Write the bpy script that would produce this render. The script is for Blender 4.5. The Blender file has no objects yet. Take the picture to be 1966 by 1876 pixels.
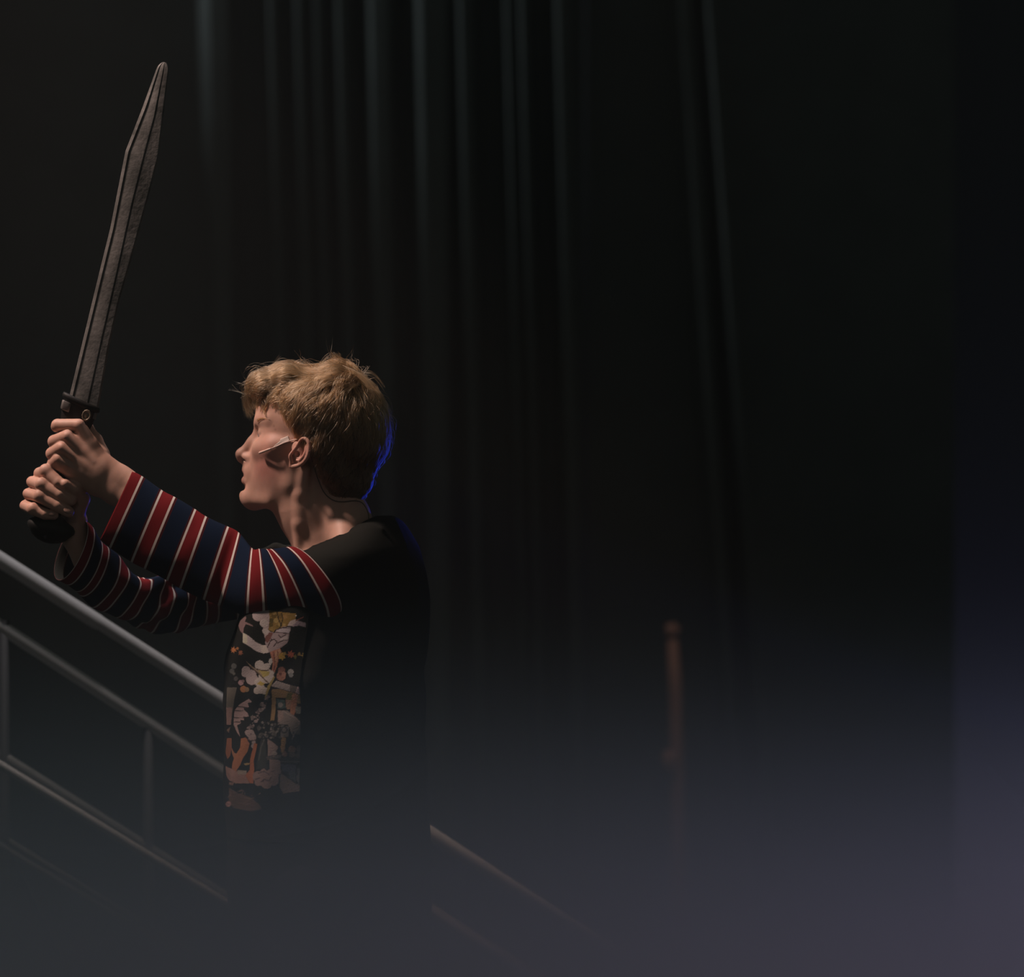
import bpy, bmesh, math, random
import numpy as np
from mathutils import Vector, Matrix

# ------------------------------------------------------------------ camera, world, lights, exposure
S = 1200.0                      # pixels per metre in the actor's plane (y = 0)
CAMZ = 1.58
DIST = 6.0
scn = bpy.context.scene
COL = scn.collection

cam_d = bpy.data.cameras.new('camera')
cam = bpy.data.objects.new('camera', cam_d)
COL.objects.link(cam)
cam.location = (0, -DIST, CAMZ)
cam.rotation_euler = (math.pi / 2, 0, 0)
cam_d.sensor_width = 36.0
cam_d.lens = 36.0 * DIST / (1966.0 / S)
cam_d.dof.use_dof = True
cam_d.dof.focus_distance = 5.93
cam_d.dof.aperture_fstop = 3.0
cam_d.clip_end = 100
scn.camera = cam

w = bpy.data.worlds.new('dark_hall')
scn.world = w
w.use_nodes = True
w.node_tree.nodes['Background'].inputs[0].default_value = (0.86, 1.0, 0.90, 1)
w.node_tree.nodes['Background'].inputs[1].default_value = 0.034

scn.view_settings.view_transform = 'Standard'
scn.view_settings.look = 'None'
scn.view_settings.gamma = 1.0
scn.view_settings.exposure = 0.0
scn.view_settings.use_curve_mapping = False
scn.cycles.volume_bounces = 1
scn.cycles.max_bounces = 5
scn.cycles.diffuse_bounces = 2
scn.cycles.glossy_bounces = 2
scn.cycles.use_denoising = True
scn.cycles.volume_step_rate = 3.0
scn.cycles.volume_max_steps = 64
scn.cycles.sample_clamp_indirect = 1.0


def light(name, kind, loc, target, energy, color, size=0.2, spot=None, blend=0.5, size_y=None):
    d = bpy.data.lights.new(name, kind)
    d.energy = energy
    d.color = color
    if kind == 'AREA':
        d.size = size
        if size_y:
            d.shape = 'RECTANGLE'
            d.size_y = size_y
    else:
        d.shadow_soft_size = size
    if spot:
        d.spot_size = math.radians(spot)
        d.spot_blend = blend
    o = bpy.data.objects.new(name, d)
    COL.objects.link(o)
    o.location = loc
    v = Vector(target) - Vector(loc)
    o.rotation_euler = v.to_track_quat('-Z', 'Y').to_euler()
    return o


# warm key on the actor from the front of house grid, upper left
light('key_spot', 'SPOT', (-2.5, -0.32, 4.6), (-0.50, -0.03, 1.72), 640, (1.0, 0.73, 0.62), 0.17, 19, 0.5)
# soft weak warm fill from the hall side
light('fill_spot', 'SPOT', (-1.2, -5.0, 3.4), (-0.35, 0, 1.55), 7, (1.0, 0.80, 0.74), 0.3, 26, 0.6)
# cool top light over the curtains
light('curtain_spot', 'SPOT', (-3.9, 4.3, 4.5), (-0.6, 5.0, 3.65), 230, (0.82, 0.94, 1.0), 0.08, 40, 1.0)
# blue back light, low behind the actor
light('blue_back_spot', 'SPOT', (1.5, 4.4, 0.9), (-0.24, 0.05, 1.56), 340, (0.01, 0.04, 1.0), 0.05, 3.1, 0.6)
light('blue_back_spot', 'SPOT', (1.45, 4.4, 0.9), (-0.69, 0.0, 1.53), 90, (0.02, 0.05, 1.0), 0.05, 2.6, 0.5)
light('blue_back_spot', 'SPOT', (1.5, 4.4, 1.0), (-0.15, 0.0, 1.36), 6, (0.10, 0.12, 1.0), 0.05, 6, 0.6)
# purple wash in the haze, low at the right wing
light('purple_wash', 'SPOT', (1.9, -2.4, 2.1), (0.80, -2.5, 0.9), 40, (0.70, 0.53, 1.0), 0.3, 72, 1.0)
# teal wash over the haze from the left wing
light('teal_wash', 'SPOT', (-1.7, -2.6, 2.3), (-0.3, -2.6, 0.8), 3.5, (0.50, 0.80, 0.82), 0.3, 80, 1.0)
# purple glow of the right wing on the back wall
light('wing_light', 'AREA', (1.75, 5.75, 0.15), (1.6, 6.2, 0.9), 4, (0.5, 0.5, 1.0), 0.4)
# unseen spot added above the rails to brighten their top edges
light('rail_spot', 'SPOT', (-0.8, 0.6, 4.8), (-0.72, 0.65, 1.2), 250, (1.0, 0.93, 0.94), 0.2, 30, 0.7)


def P(px, py, y=0.0):
    """Point seen at a photo position at depth y (metres behind the actor plane)."""
    k = (DIST + y) / DIST
    return np.array([(px - 983.0) / S * k, y, CAMZ - (py - 938.0) / S * k])


def PD(px, py, d):
    return P(px, py, d / S)


# ------------------------------------------------------------------ materials
def mat(name, color=(0.5, 0.5, 0.5), rough=0.6, metal=0.0, spec=0.5, bump=0.0, bscale=200.0, sheen=0.0, var=0.0,
        vscale=20.0, sss=0.0):
    m = bpy.data.materials.new(name)
    m.use_nodes = True
    nt = m.node_tree
    b = nt.nodes['Principled BSDF']
    b.inputs['Base Color'].default_value = (*color, 1)
    b.inputs['Roughness'].default_value = rough
    b.inputs['Metallic'].default_value = metal
    b.inputs['Specular IOR Level'].default_value = spec
    if sheen:
        b.inputs['Sheen Weight'].default_value = sheen
    if sss:
        b.inputs['Subsurface Weight'].default_value = sss
        b.inputs['Subsurface Radius'].default_value = (0.006, 0.002, 0.001)
        b.inputs['Subsurface Scale'].default_value = 1.0
    tc = nt.nodes.new('ShaderNodeTexCoord')
    if bump:
        n = nt.nodes.new('ShaderNodeTexNoise')
        n.inputs['Scale'].default_value = bscale
        n.inputs['Detail'].default_value = 3
        nt.links.new(tc.outputs['Object'], n.inputs['Vector'])
        bp = nt.nodes.new('ShaderNodeBump')
        bp.inputs['Strength'].default_value = bump
        bp.inputs['Distance'].default_value = 0.002
        nt.links.new(n.outputs['Fac'], bp.inputs['Height'])
        nt.links.new(bp.outputs['Normal'], b.inputs['Normal'])
    if var:
        n = nt.nodes.new('ShaderNodeTexNoise')
        n.inputs['Scale'].default_value = vscale
        n.inputs['Detail'].default_value = 5
        nt.links.new(tc.outputs['Object'], n.inputs['Vector'])
        mx = nt.nodes.new('ShaderNodeMix')
        mx.data_type = 'RGBA'
        mx.inputs[6].default_value = (*[c * (1 - var) for c in color], 1)
        mx.inputs[7].default_value = (*[min(1, c * (1 + var)) for c in color], 1)
        nt.links.new(n.outputs['Fac'], mx.inputs[0])
        nt.links.new(mx.outputs[2], b.inputs['Base Color'])
    return m


def attr_mat(name, rough=0.9, spec=0.2, bump=0.3, bscale=500.0, sss=0.0):
    m = mat(name, rough=rough, spec=spec, bump=bump, bscale=bscale, sss=sss)
    nt = m.node_tree
    a = nt.nodes.new('ShaderNodeAttribute')
    a.attribute_name = 'tint'
    nt.links.new(a.outputs['Color'], nt.nodes['Principled BSDF'].inputs['Base Color'])
    return m


M = {}
M['skin'] = attr_mat('skin', rough=0.52, spec=0.35, bump=0.12, bscale=900.0, sss=0.25)
M['black_cotton'] = mat('black_cotton', (0.0135, 0.0145, 0.013), 0.95, spec=0.1, bump=0.3, bscale=900)
M['curtain'] = mat('curtain_velour', (0.085, 0.092, 0.088), 1.0, spec=0.0, var=0.25, vscale=6)
M['wall'] = mat('black_painted_wall', (0.05, 0.05, 0.055), 0.9, spec=0.1)
M['floor'] = mat('black_stage_floor', (0.02, 0.02, 0.02), 0.6, spec=0.3, bump=0.2, bscale=30)
M['rail'] = mat('grey_painted_steel', (0.55, 0.54, 0.54), 0.34, metal=0.15, spec=0.6, bump=0.1, bscale=60)
M['steel'] = mat('dull_steel', (0.02, 0.02, 0.022), 0.7, metal=0.2)
M['black_plastic'] = mat('black_plastic', (0.008, 0.008, 0.008), 0.6, spec=0.3)
M['grip'] = mat('black_grip', (0.01, 0.01, 0.011), 0.7, spec=0.3, bump=0.6, bscale=300)
M['brass'] = mat('aged_brass', (0.19, 0.155, 0.11), 0.45, metal=0.3, var=0.5, vscale=300)
M['denim'] = mat('dark_denim', (0.015, 0.018, 0.025), 0.95, spec=0.1)
M['shoe'] = mat('black_shoe', (0.012, 0.012, 0.012), 0.6)
M['wood'] = mat('brown_varnished_wood', (0.30, 0.17, 0.13), 0.6, var=0.25, vscale=12)
M['tape'] = mat('skin_tape', (0.55, 0.46, 0.41), 0.6, bump=0.1, bscale=400)
M['mic'] = mat('beige_plastic', (0.75, 0.55, 0.47), 0.45)
M['cable'] = mat('brown_cable', (0.10, 0.07, 0.05), 0.5)
M['print'] = attr_mat('printed_cotton', rough=0.95, spec=0.1)
M['sclera'] = mat('eye_white', (0.34, 0.29, 0.27), 0.15, spec=0.6)
M['iris'] = mat('eye_iris', (0.05, 0.06, 0.07), 0.1, spec=0.8)
M['lash'] = mat('lash_hair', (0.05, 0.03, 0.02), 0.6)
M['nail'] = mat('finger_nail', (0.42, 0.25, 0.20), 0.3, spec=0.5)

# blade: painted foam, worn patches
m = mat('worn_grey_blade', (0.12, 0.11, 0.11), 0.55, spec=0.4, bump=0.35, bscale=140)
nt = m.node_tree
b = nt.nodes['Principled BSDF']
tc = nt.nodes.new('ShaderNodeTexCoord')
n1 = nt.nodes.new('ShaderNodeTexNoise'); n1.inputs['Scale'].default_value = 14; n1.inputs['Detail'].default_value = 8
n1.inputs['Roughness'].default_value = 0.65
cr = nt.nodes.new('ShaderNodeValToRGB')
cr.color_ramp.elements[0].position = 0.36; cr.color_ramp.elements[0].color = (0.045, 0.048, 0.045, 1)
cr.color_ramp.elements[1].position = 0.56; cr.color_ramp.elements[1].color = (0.150, 0.145, 0.140, 1)
e = cr.color_ramp.elements.new(0.75); e.color = (0.19, 0.18, 0.175, 1)
nt.links.new(tc.outputs['Object'], n1.inputs['Vector'])
nt.links.new(n1.outputs['Fac'], cr.inputs['Fac'])
nt.links.new(cr.outputs['Color'], b.inputs['Base Color'])
M['blade'] = m

# striped knit: navy / red bands bordered by off-white lines, u along the sleeve
m = mat('striped_knit', rough=0.95, spec=0.1, bump=0.25, bscale=1500)
nt = m.node_tree
b = nt.nodes['Principled BSDF']
uv = nt.nodes.new('ShaderNodeUVMap'); uv.uv_map = 'UVMap'
sx = nt.nodes.new('ShaderNodeSeparateXYZ')
md = nt.nodes.new('ShaderNodeMath'); md.operation = 'MULTIPLY'; md.inputs[1].default_value = 0.5
fr = nt.nodes.new('ShaderNodeMath'); fr.operation = 'FRACT'
cr = nt.nodes.new('ShaderNodeValToRGB')
cr.color_ramp.interpolation = 'CONSTANT'
WH = (0.62, 0.56, 0.52, 1); RD = (0.165, 0.012, 0.016, 1); NV = (0.004, 0.011, 0.030, 1); MR = (0.055, 0.007, 0.010, 1)
stops = [(0.0, WH), (0.035, RD), (0.465, WH), (0.525, MR), (0.575, NV), (0.93, MR), (0.975, WH)]
els = cr.color_ramp.elements
els[0].position = 0; els[0].color = stops[0][1]
els[1].position = stops[1][0]; els[1].color = stops[1][1]
for p_, c_ in stops[2:]:
    e = els.new(p_); e.color = c_
nt.links.new(uv.outputs['UV'], sx.inputs[0])
nt.links.new(sx.outputs['X'], md.inputs[0])
nt.links.new(md.outputs[0], fr.inputs[0])
nt.links.new(fr.outputs[0], cr.inputs['Fac'])
nt.links.new(cr.outputs['Color'], b.inputs['Base Color'])
M['knit'] = m


# ------------------------------------------------------------------ object helpers
def link(name, me, parent=None, material=None, smooth=True):
    o = bpy.data.objects.new(name, me)
    COL.objects.link(o)
    if parent is not None:
        o.parent = parent
        o.matrix_parent_inverse = parent.matrix_world.inverted()
    if material is not None:
        me.materials.append(material)
    if smooth and hasattr(me, 'polygons'):
        me.polygons.foreach_set('use_smooth', np.ones(len(me.polygons), dtype=bool))
    return o


def mesh_np(name, v, faces):
    me = bpy.data.meshes.new(name)
    me.from_pydata([tuple(map(float, p)) for p in v], [], [tuple(map(int, f)) for f in faces])
    me.update()
    return me


def obj(name, v, faces, parent=None, material=None, smooth=True):
    return link(name, mesh_np(name, v, faces), parent, material, smooth)


def empty(name, loc):
    o = bpy.data.objects.new(name, None)
    COL.objects.link(o)
    o.location = loc
    bpy.context.view_layer.update()
    return o


def tag(o, label=None, cat=None, group=None, kind=None):
    if label: o['label'] = label
    if cat: o['category'] = cat
    if group: o['group'] = group
    if kind: o['kind'] = kind
    return o


def tube(points, radii, n=12, cap=True):
    """verts, faces of a tube through points"""
    pts = [np.array(p, float) for p in points]
    if np.isscalar(radii):
        radii = [radii] * len(pts)
    V, F = [], []
    up = np.array([0.0, 1.0, 0.0])
    for i, p in enumerate(pts):
        a = pts[max(0, i - 1)]; c = pts[min(len(pts) - 1, i + 1)]
        t = c - a; t /= np.linalg.norm(t) + 1e-12
        if abs(t @ up) > 0.95:
            up2 = np.array([1.0, 0, 0])
        else:
            up2 = up
        u = np.cross(t, up2); u /= np.linalg.norm(u)
        v = np.cross(t, u)
        for k in range(n):
            an = 2 * math.pi * k / n
            V.append(p + radii[i] * (math.cos(an) * u + math.sin(an) * v))
    for i in range(len(pts) - 1):
        for k in range(n):
            k2 = (k + 1) % n
            F.append((i * n + k, i * n + k2, (i + 1) * n + k2, (i + 1) * n + k))
    if cap:
        F.append(tuple(range(n - 1, -1, -1)))
        F.append(tuple((len(pts) - 1) * n + k for k in range(n)))
    return V, F


def merge(*parts):
    V, F = [], []
    for v, f in parts:
        o = len(V)
        V += list(v)
        F += [tuple(i + o for i in q) for q in f]
    return V, F


def catmull(ctrl, sub):
    """ctrl: array (n,k); returns samples incl. ends"""
    c = np.array(ctrl, float)
    c = np.vstack([2 * c[0] - c[1], c, 2 * c[-1] - c[-2]])
    out = []
    for i in range(1, len(c) - 2):
        for j in range(sub):
            t = j / sub
            p0, p1, p2, p3 = c[i - 1], c[i], c[i + 1], c[i + 2]
            out.append(0.5 * ((2 * p1) + (-p0 + p2) * t + (2 * p0 - 5 * p1 + 4 * p2 - p3) * t * t + (-p0 + 3 * p1 - 3 * p2 + p3) * t ** 3))
    out.append(c[-2])
    return np.array(out)


# ------------------------------------------------------------------ implicit surfaces
def vnoise(X, seed=0):
    """cheap smooth pseudo noise in [-1,1] built from sines; X (...,3)"""
    rs = np.random.RandomState(seed)
    f = np.zeros(X.shape[:-1])
    for o in range(6):
        k = rs.normal(size=3); k *= (1 + 0.5 * o) / np.linalg.norm(k)
        ph = rs.uniform(0, 6.28)
        f += np.sin(X @ k + ph) / (1 + 0.4 * o)
    return f / 3.2


class Field:
    def __init__(self, lo, hi, h):
        self.lo = np.array(lo, float); self.h = h
        self.n = np.ceil((np.array(hi) - self.lo) / h).astype(int) + 1
        self.f = np.full(self.n, 0.06, np.float32)

    def sl(self, lo, hi, m):
        a = np.clip(np.floor((np.array(lo) - m - self.lo) / self.h).astype(int), 0, self.n)
        b = np.clip(np.ceil((np.array(hi) + m - self.lo) / self.h).astype(int) + 1, 0, self.n)
        if np.any(b <= a):
            return None, None
        ax = [self.lo[i] + self.h * np.arange(a[i], b[i]) for i in range(3)]
        X = np.stack(np.meshgrid(*ax, indexing='ij'), -1)
        return tuple(slice(a[i], b[i]) for i in range(3)), X

    def add(self, prim):
        kind, op, k, lo, hi, fn = prim
        s, X = self.sl(lo, hi, 0.012 + k)
        if s is None:
            return
        d = fn(X)
        g = self.f[s]
        if op == 'u':
            if k > 0:
                hh = np.clip(0.5 + 0.5 * (g - d) / k, 0, 1)
                g2 = g * (1 - hh) + d * hh - k * hh * (1 - hh)
            else:
                g2 = np.minimum(g, d)
        else:
            if k > 0:
                hh = np.clip(0.5 - 0.5 * (g + d) / k, 0, 1)
                g2 = g * (1 - hh) + (-d) * hh + k * hh * (1 - hh)
            else:
                g2 = np.maximum(g, -d)
        self.f[s] = g2

    def mesh(self):
        """naive surface nets"""
        f = self.f
        ins = f < 0
        c = np.zeros(tuple(np.array(f.shape) - 1), np.int8)
        for dx in (0, 1):
            for dy in (0, 1):
                for dz in (0, 1):
                    c += ins[dx:f.shape[0] - 1 + dx, dy:f.shape[1] - 1 + dy, dz:f.shape[2] - 1 + dz]
        cells = np.argwhere((c > 0) & (c < 8))
        idx = -np.ones(c.shape, np.int64)
        idx[tuple(cells.T)] = np.arange(len(cells))
        acc = np.zeros((len(cells), 3)); cnt = np.zeros(len(cells))
        corners = [(i, j, k) for i in (0, 1) for j in (0, 1) for k in (0, 1)]
        val = {q: f[cells[:, 0] + q[0], cells[:, 1] + q[1], cells[:, 2] + q[2]].astype(float) for q in corners}
        for a in corners:
            for ax in range(3):
                if a[ax] == 0:
                    b_ = list(a); b_[ax] = 1; b_ = tuple(b_)
                    va, vb = val[a], val[b_]
                    cr_ = (va < 0) != (vb < 0)
                    t = np.where(cr_, va / np.where(cr_, va - vb, 1), 0)
                    p = np.array(a, float)[None].repeat(len(cells), 0)
                    p[:, ax] += t
                    acc[cr_] += p[cr_]; cnt[cr_] += 1
        V = self.lo + self.h * (cells + acc / cnt[:, None])
        F = []
        for ax in range(3):
            sl_a = [slice(None)] * 3; sl_b = [slice(None)] * 3
            sl_a[ax] = slice(0, -1); sl_b[ax] = slice(1, None)
            A = ins[tuple(sl_a)]; B = ins[tuple(sl_b)]
            e = np.argwhere(A != B)
            o1, o2 = [i for i in range(3) if i != ax]
            ok = (e[:, o1] > 0) & (e[:, o2] > 0) & (e[:, o1] < c.shape[o1]) & (e[:, o2] < c.shape[o2])
            e = e[ok]
            q = []
            for (s1, s2) in ((0, 0), (1, 0), (1, 1), (0, 1)):
                cc = e.copy(); cc[:, o1] -= s1; cc[:, o2] -= s2
                q.append(idx[tuple(cc.T)])
            q = np.stack(q, 1)
            flip = A[tuple(e.T)]
            if ax == 1:
                flip = ~flip
            q[~flip] = q[~flip][:, ::-1]
            F.append(q)
        F = np.concatenate(F)
        F = F[(F >= 0).all(1)]
        F = F[:, ::-1]
        return V, F

    def sample(self, X):
        g = (X - self.lo) / self.h
        g = np.clip(g, 0, self.n - 1.001)
        i = g.astype(int); t = g - i
        r = 0
        for dx in (0, 1):
            for dy in (0, 1):
                for dz in (0, 1):
                    wgt = (t[:, 0] if dx else 1 - t[:, 0]) * (t[:, 1] if dy else 1 - t[:, 1]) * (t[:, 2] if dz else 1 - t[:, 2])
                    r = r + wgt * self.f[i[:, 0] + dx, i[:, 1] + dy, i[:, 2] + dz]
        return r

    def grad(self, X):
        e = self.h
        g = np.stack([self.sample(X + np.eye(3)[a] * e) - self.sample(X - np.eye(3)[a] * e) for a in range(3)], 1)
        return g / (np.linalg.norm(g, axis=1, keepdims=True) + 1e-9)


def ell(c, r, R=None, op='u', k=0.004):
    c = np.array(c, float); r = np.array(r, float)
    rm = r.max()

    def fn(X):
        p = X - c
        if R is not None:
            p = p @ R        # columns of R = local axes
        k0 = np.linalg.norm(p / r, axis=-1)
        k1 = np.linalg.norm(p / (r * r), axis=-1) + 1e-9
        return k0 * (k0 - 1.0) / k1
    return ('ell', op, k, c - rm, c + rm, fn)


def cap(a, ra, b_, rb, op='u', k=0.004):
    a = np.array(a, float); b_ = np.array(b_, float)
    ab = b_ - a; L2 = ab @ ab + 1e-12
    rm = max(ra, rb)

    def fn(X):
        p = X - a
        t = np.clip((p @ ab) / L2, 0, 1)
        return np.linalg.norm(p - t[..., None] * ab, axis=-1) - (ra + (rb - ra) * t)
    return ('cap', op, k, np.minimum(a, b_) - rm, np.maximum(a, b_) + rm, fn)


def chain(pts, radii, op='u', k=0.003):
    return [cap(pts[i], radii[i], pts[i + 1], radii[i + 1], op, k) for i in range(len(pts) - 1)]


def finish_mesh(name, V, F, parent, material, tint=None, smooth_iter=0):
    me = bpy.data.meshes.new(name)
    me.vertices.add(len(V)); me.vertices.foreach_set('co', V.astype(np.float32).ravel())
    me.loops.add(len(F) * 4); me.loops.foreach_set('vertex_index', F.astype(np.int32).ravel())
    me.polygons.add(len(F))
    me.polygons.foreach_set('loop_start', np.arange(0, len(F) * 4, 4, dtype=np.int32))
    me.update(calc_edges=True)
    me.validate()
    if tint is not None:
        at = me.color_attributes.new('tint', 'FLOAT_COLOR', 'POINT')
        c4 = np.ones((len(V), 4), np.float32); c4[:, :3] = tint
        at.data.foreach_set('color', c4.ravel())
    return link(name, me, parent, material)


def laplace(V, F, it=1, lam=0.5):
    for _ in range(it):
        acc = np.zeros_like(V); cnt = np.zeros(len(V))
        for i in range(4):
            for j in ((i + 1) % 4, (i + 3) % 4):
                np.add.at(acc, F[:, i], V[F[:, j]])
                np.add.at(cnt, F[:, i], 1)
        V = V + lam * (acc / np.maximum(cnt, 1)[:, None] - V)
    return V


# ------------------------------------------------------------------ room: floor, wall, curtains
def box(x0, x1, y0, y1, z0, z1):
    V = [(x, y, z) for x in (x0, x1) for y in (y0, y1) for z in (z0, z1)]
    F = [(0, 1, 3, 2), (4, 6, 7, 5), (0, 4, 5, 1), (2, 3, 7, 6), (0, 2, 6, 4), (1, 5, 7, 3)]
    return V, F


tag(obj('floor', *box(-5, 5, -3.2, 6.4, -0.1, 0), None, M['floor'], False), kind='structure')
tag(obj('wall_back', *box(-5, 5, 6.2, 6.4, 0, 5.2), None, M['wall'], False), kind='structure')


def sstep(x, a, b_):
    t = np.clip((x - a) / (b_ - a), 0, 1)
    return t * t * (3 - 2 * t)


def curtain(name, px0, px1, folds, ydepth, lean, label, thick=0.02, ripple=0.02, group=None, seed=1, topz=4.6):
    """folds: list of (px_left, px_right, height) at the top; lean: px shift at py=900"""
    nx, nz = 560, 60
    k = (DIST + ydepth) / DIST
    U = np.linspace(px0, px1, nx)
    zt, zb = topz, 0.03
    V, F = [], []
    rs = np.random.RandomState(seed)
    for j in range(nz):
        z = zt + (zb - zt) * j / (nz - 1)
        py = 938 + (CAMZ - z) * S / k
        sh = lean * (py - 0) / 900.0
        y = np.zeros(nx)
        for (a, b_, h_) in folds:
            c0 = a + sh * (1 if a < 1100 else 1.0)
            nar = 1.0 - 0.30 * np.clip(py / 1200.0, -0.6, 1.2)
            ww = (b_ - a) * nar
            up = sstep(U, c0 - 3, c0 + 0.5 * ww)
            dn = 1 - sstep(U, c0 + ww - 4, c0 + ww + 12)
            y = np.maximum(y, h_ * up * dn * (1 - 0.07 * np.clip((U - c0 - 9) / ww, 0, 1)))
        y += ripple * 0.2 * np.sin(U / 37.0 + 0.5 * np.sin(z * 1.3)) 
        x = (U - 983) / S * k
        for i in range(nx):
            V.append((x[i], ydepth - y[i], z))
    n0 = len(V)
    V += [(p[0], p[1] + thick, p[2]) for p in V]
    for j in range(nz - 1):
        for i in range(nx - 1):
            a = j * nx + i
            F.append((a, a + nx, a + nx + 1, a + 1))
            a += n0
            F.append((a, a + 1, a + nx + 1, a + nx))
    for j in range(nz - 1):
        for i in (0, nx - 1):
            a = j * nx + i
            q = (a, a + n0, a + n0 + nx, a + nx)
            F.append(q if i == 0 else q[::-1])
    for i in range(nx - 1):
        a = i; F.append((a, a + 1, a + 1 + n0, a + n0))
        a = (nz - 1) * nx + i; F.append((a, a + n0, a + n0 + 1, a + 1))
    o = obj(name, V, F, None, M['curtain'])
    tag(o, label, 'curtain')
    return o


curtain('stage_curtain', -140, 1120,
        [(-90, -60, .235), (378, 448, .20), (512, 538, .19), (562, 590, .20), (598, 624, .20), (636, 672, .21), (686, 752, .22),  # first fold is out of view, added to shade the curtain's left part
         (764, 862, .23), (864, 906, .24), (958, 984, .23), (986, 1012, .25), (1046, 1090, .26)],
        5.2, 26, 'wide black pleated stage curtain hanging behind the person on the left')
curtain('stage_curtain', 1128, 1832,
        [(1276, 1322, .20), (1339, 1362, .21)],
        5.2, 66, 'black stage curtain with two leaning folds hanging behind the brown pole', seed=4)

# ------------------------------------------------------------------ haze
hz = obj('haze', *box(-2.6, 2.6, -4.6, -0.6, 0.02, 1.58), None, None, False)
hm = bpy.data.materials.new('low_stage_haze')
hm.use_nodes = True
nt = hm.node_tree
nt.nodes.clear()
out = nt.nodes.new('ShaderNodeOutputMaterial')
vs = nt.nodes.new('ShaderNodeVolumeScatter')
vs.inputs['Color'].default_value = (0.74, 0.87, 1.0, 1)
vs.inputs['Anisotropy'].default_value = 0.1
tc = nt.nodes.new('ShaderNodeNewGeometry')
sx = nt.nodes.new('ShaderNodeSeparateXYZ')
nt.links.new(tc.outputs['Position'], sx.inputs[0])
mr = nt.nodes.new('ShaderNodeMapRange')
mr.inputs['From Min'].default_value = 1.55
mr.inputs['From Max'].default_value = 0.75
nt.links.new(sx.outputs['Z'], mr.inputs['Value'])
pw = nt.nodes.new('ShaderNodeMath'); pw.operation = 'POWER'; pw.inputs[1].default_value = 3.0
nt.links.new(mr.outputs['Result'], pw.inputs[0])
ml = nt.nodes.new('ShaderNodeMath'); ml.operation = 'MULTIPLY'; ml.inputs[1].default_value = 7.0
nt.links.new(pw.outputs[0], ml.inputs[0])
nt.links.new(ml.outputs[0], vs.inputs['Density'])
nt.links.new(vs.outputs[0], out.inputs['Volume'])
hz.data.materials.append(hm)
tag(hz, 'low bluish stage haze spreading over the floor and hiding the legs', 'haze', kind='stuff')
ah = obj('haze', *box(-4.2, 4.2, -5.6, 6.15, 0.01, 4.7), None, None, False)  # added veil of haze that lifts the blacks
am = bpy.data.materials.new('black_lift_haze')
am.use_nodes = True
nt = am.node_tree
nt.nodes.clear()
out = nt.nodes.new('ShaderNodeOutputMaterial')
vs = nt.nodes.new('ShaderNodeVolumeScatter')
vs.inputs['Color'].default_value = (1, 1, 1, 1)
vs.inputs['Density'].default_value = 0.0085
nt.links.new(vs.outputs[0], out.inputs['Volume'])
ah.data.materials.append(am)
tag(ah, 'thin even haze added to lift the blacks of the dark stage', 'haze', kind='stuff')

# ------------------------------------------------------------------ stair railing behind the person
ry = 0.65
rail = empty('stair_railing', P(285, 1400, ry) * np.array([1, 1, 0]))


def rail_tube(name, pts, r, y=ry, n=16):
    v, f = tube([P(a, b_, y) for a, b_ in pts], r, n)
    return obj(name, v, f, rail, M['rail'])


rk = (DIST + ry) / DIST / S
rail_tube('handrail', [(-620, 676), (0, 1075), (186, 1194), (196, 1199), (435, 1352), (820, 1596), (1500, 2040)], [15.5 * rk] * 3 + [13.5 * rk] * 4)
rail_tube('middle_rail', [(-620, 797), (0, 1203), (435, 1487), (900, 1797), (1400, 2110)], 13.5 * rk)
rail_tube('lower_rail', [(-620, 1056), (0, 1447), (400, 1699), (900, 2013)], 9.5 * rk)
rail_tube('lower_rail', [(-620, 1091), (0, 1469), (400, 1713), (900, 2018)], 8.5 * rk, ry - 0.04)
v, f = merge(*[tube([P(a, b_, yy) for a, b_ in q], 6 * rk, 10) for q, yy in
               (([(-620, 1221), (0, 1604), (900, 2160)], ry), ([(-620, 1244), (0, 1622), (900, 2170)], ry - 0.04))])
obj('stair_stringer', v, f, rail, M['rail'])
for px, top in ((-560, 830), (-275, 1015), (8, 1190), (285, 1395), (655, 1640)):
    t = P(px, top, ry); bt = t.copy(); bt[2] = 0
    v, f = tube([t, bt], 0.0105, 14)
    obj('post', v, f, rail, M['steel'])
    v, f = tube([bt + [0, 0, 0.012], bt], 0.045, 20)
    obj('base_plate', v, f, rail, M['steel'])
tag(rail, 'grey metal stair railing sloping down to the right behind the person', 'railing')

# ------------------------------------------------------------------ brown pole at the back
py_ = 3.8
k = (DIST + py_) / DIST
base = P(1300, 1400, py_); base[2] = 0
pole = empty('standing_pole', base)
v, f = tube([P(1291, 1228, py_), P(1297, 1330, py_), P(1303, 1700, py_), [P(1303, 1700, py_)[0], py_, 0.03]], [0.014, 0.018, 0.0195, 0.0195], 16)
obj('shaft', v, f, pole, M['wood'])
v, f = tube([P(1279, 1214, py_), P(1291, 1212, py_), P(1302, 1216, py_)], [0.020, 0.023, 0.018], 16)
obj('top_cap', v, f, pole, M['wood'])
v, f = tube([P(1285, 1442, py_ - 0.02), P(1285, 1462, py_ - 0.02), P(1288, 1492, py_ - 0.02)], [0.017, 0.021, 0.013], 14)
obj('clamp', v, f, pole, M['wood'])
v, f = tube([[base[0], py_, 0.03], [base[0], py_, 0]], 0.14, 28)
obj('base', v, f, pole, M['steel'])
tag(pole, 'blurred thin brown pole with a small clamp standing in front of the curtain', 'pole')
light('pole_spot', 'SPOT', (0.3, 1.9, 3.9), (0.42, 3.8, 1.1), 42, (1.0, 0.68, 0.55), 0.1, 20, 0.6)

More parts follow.
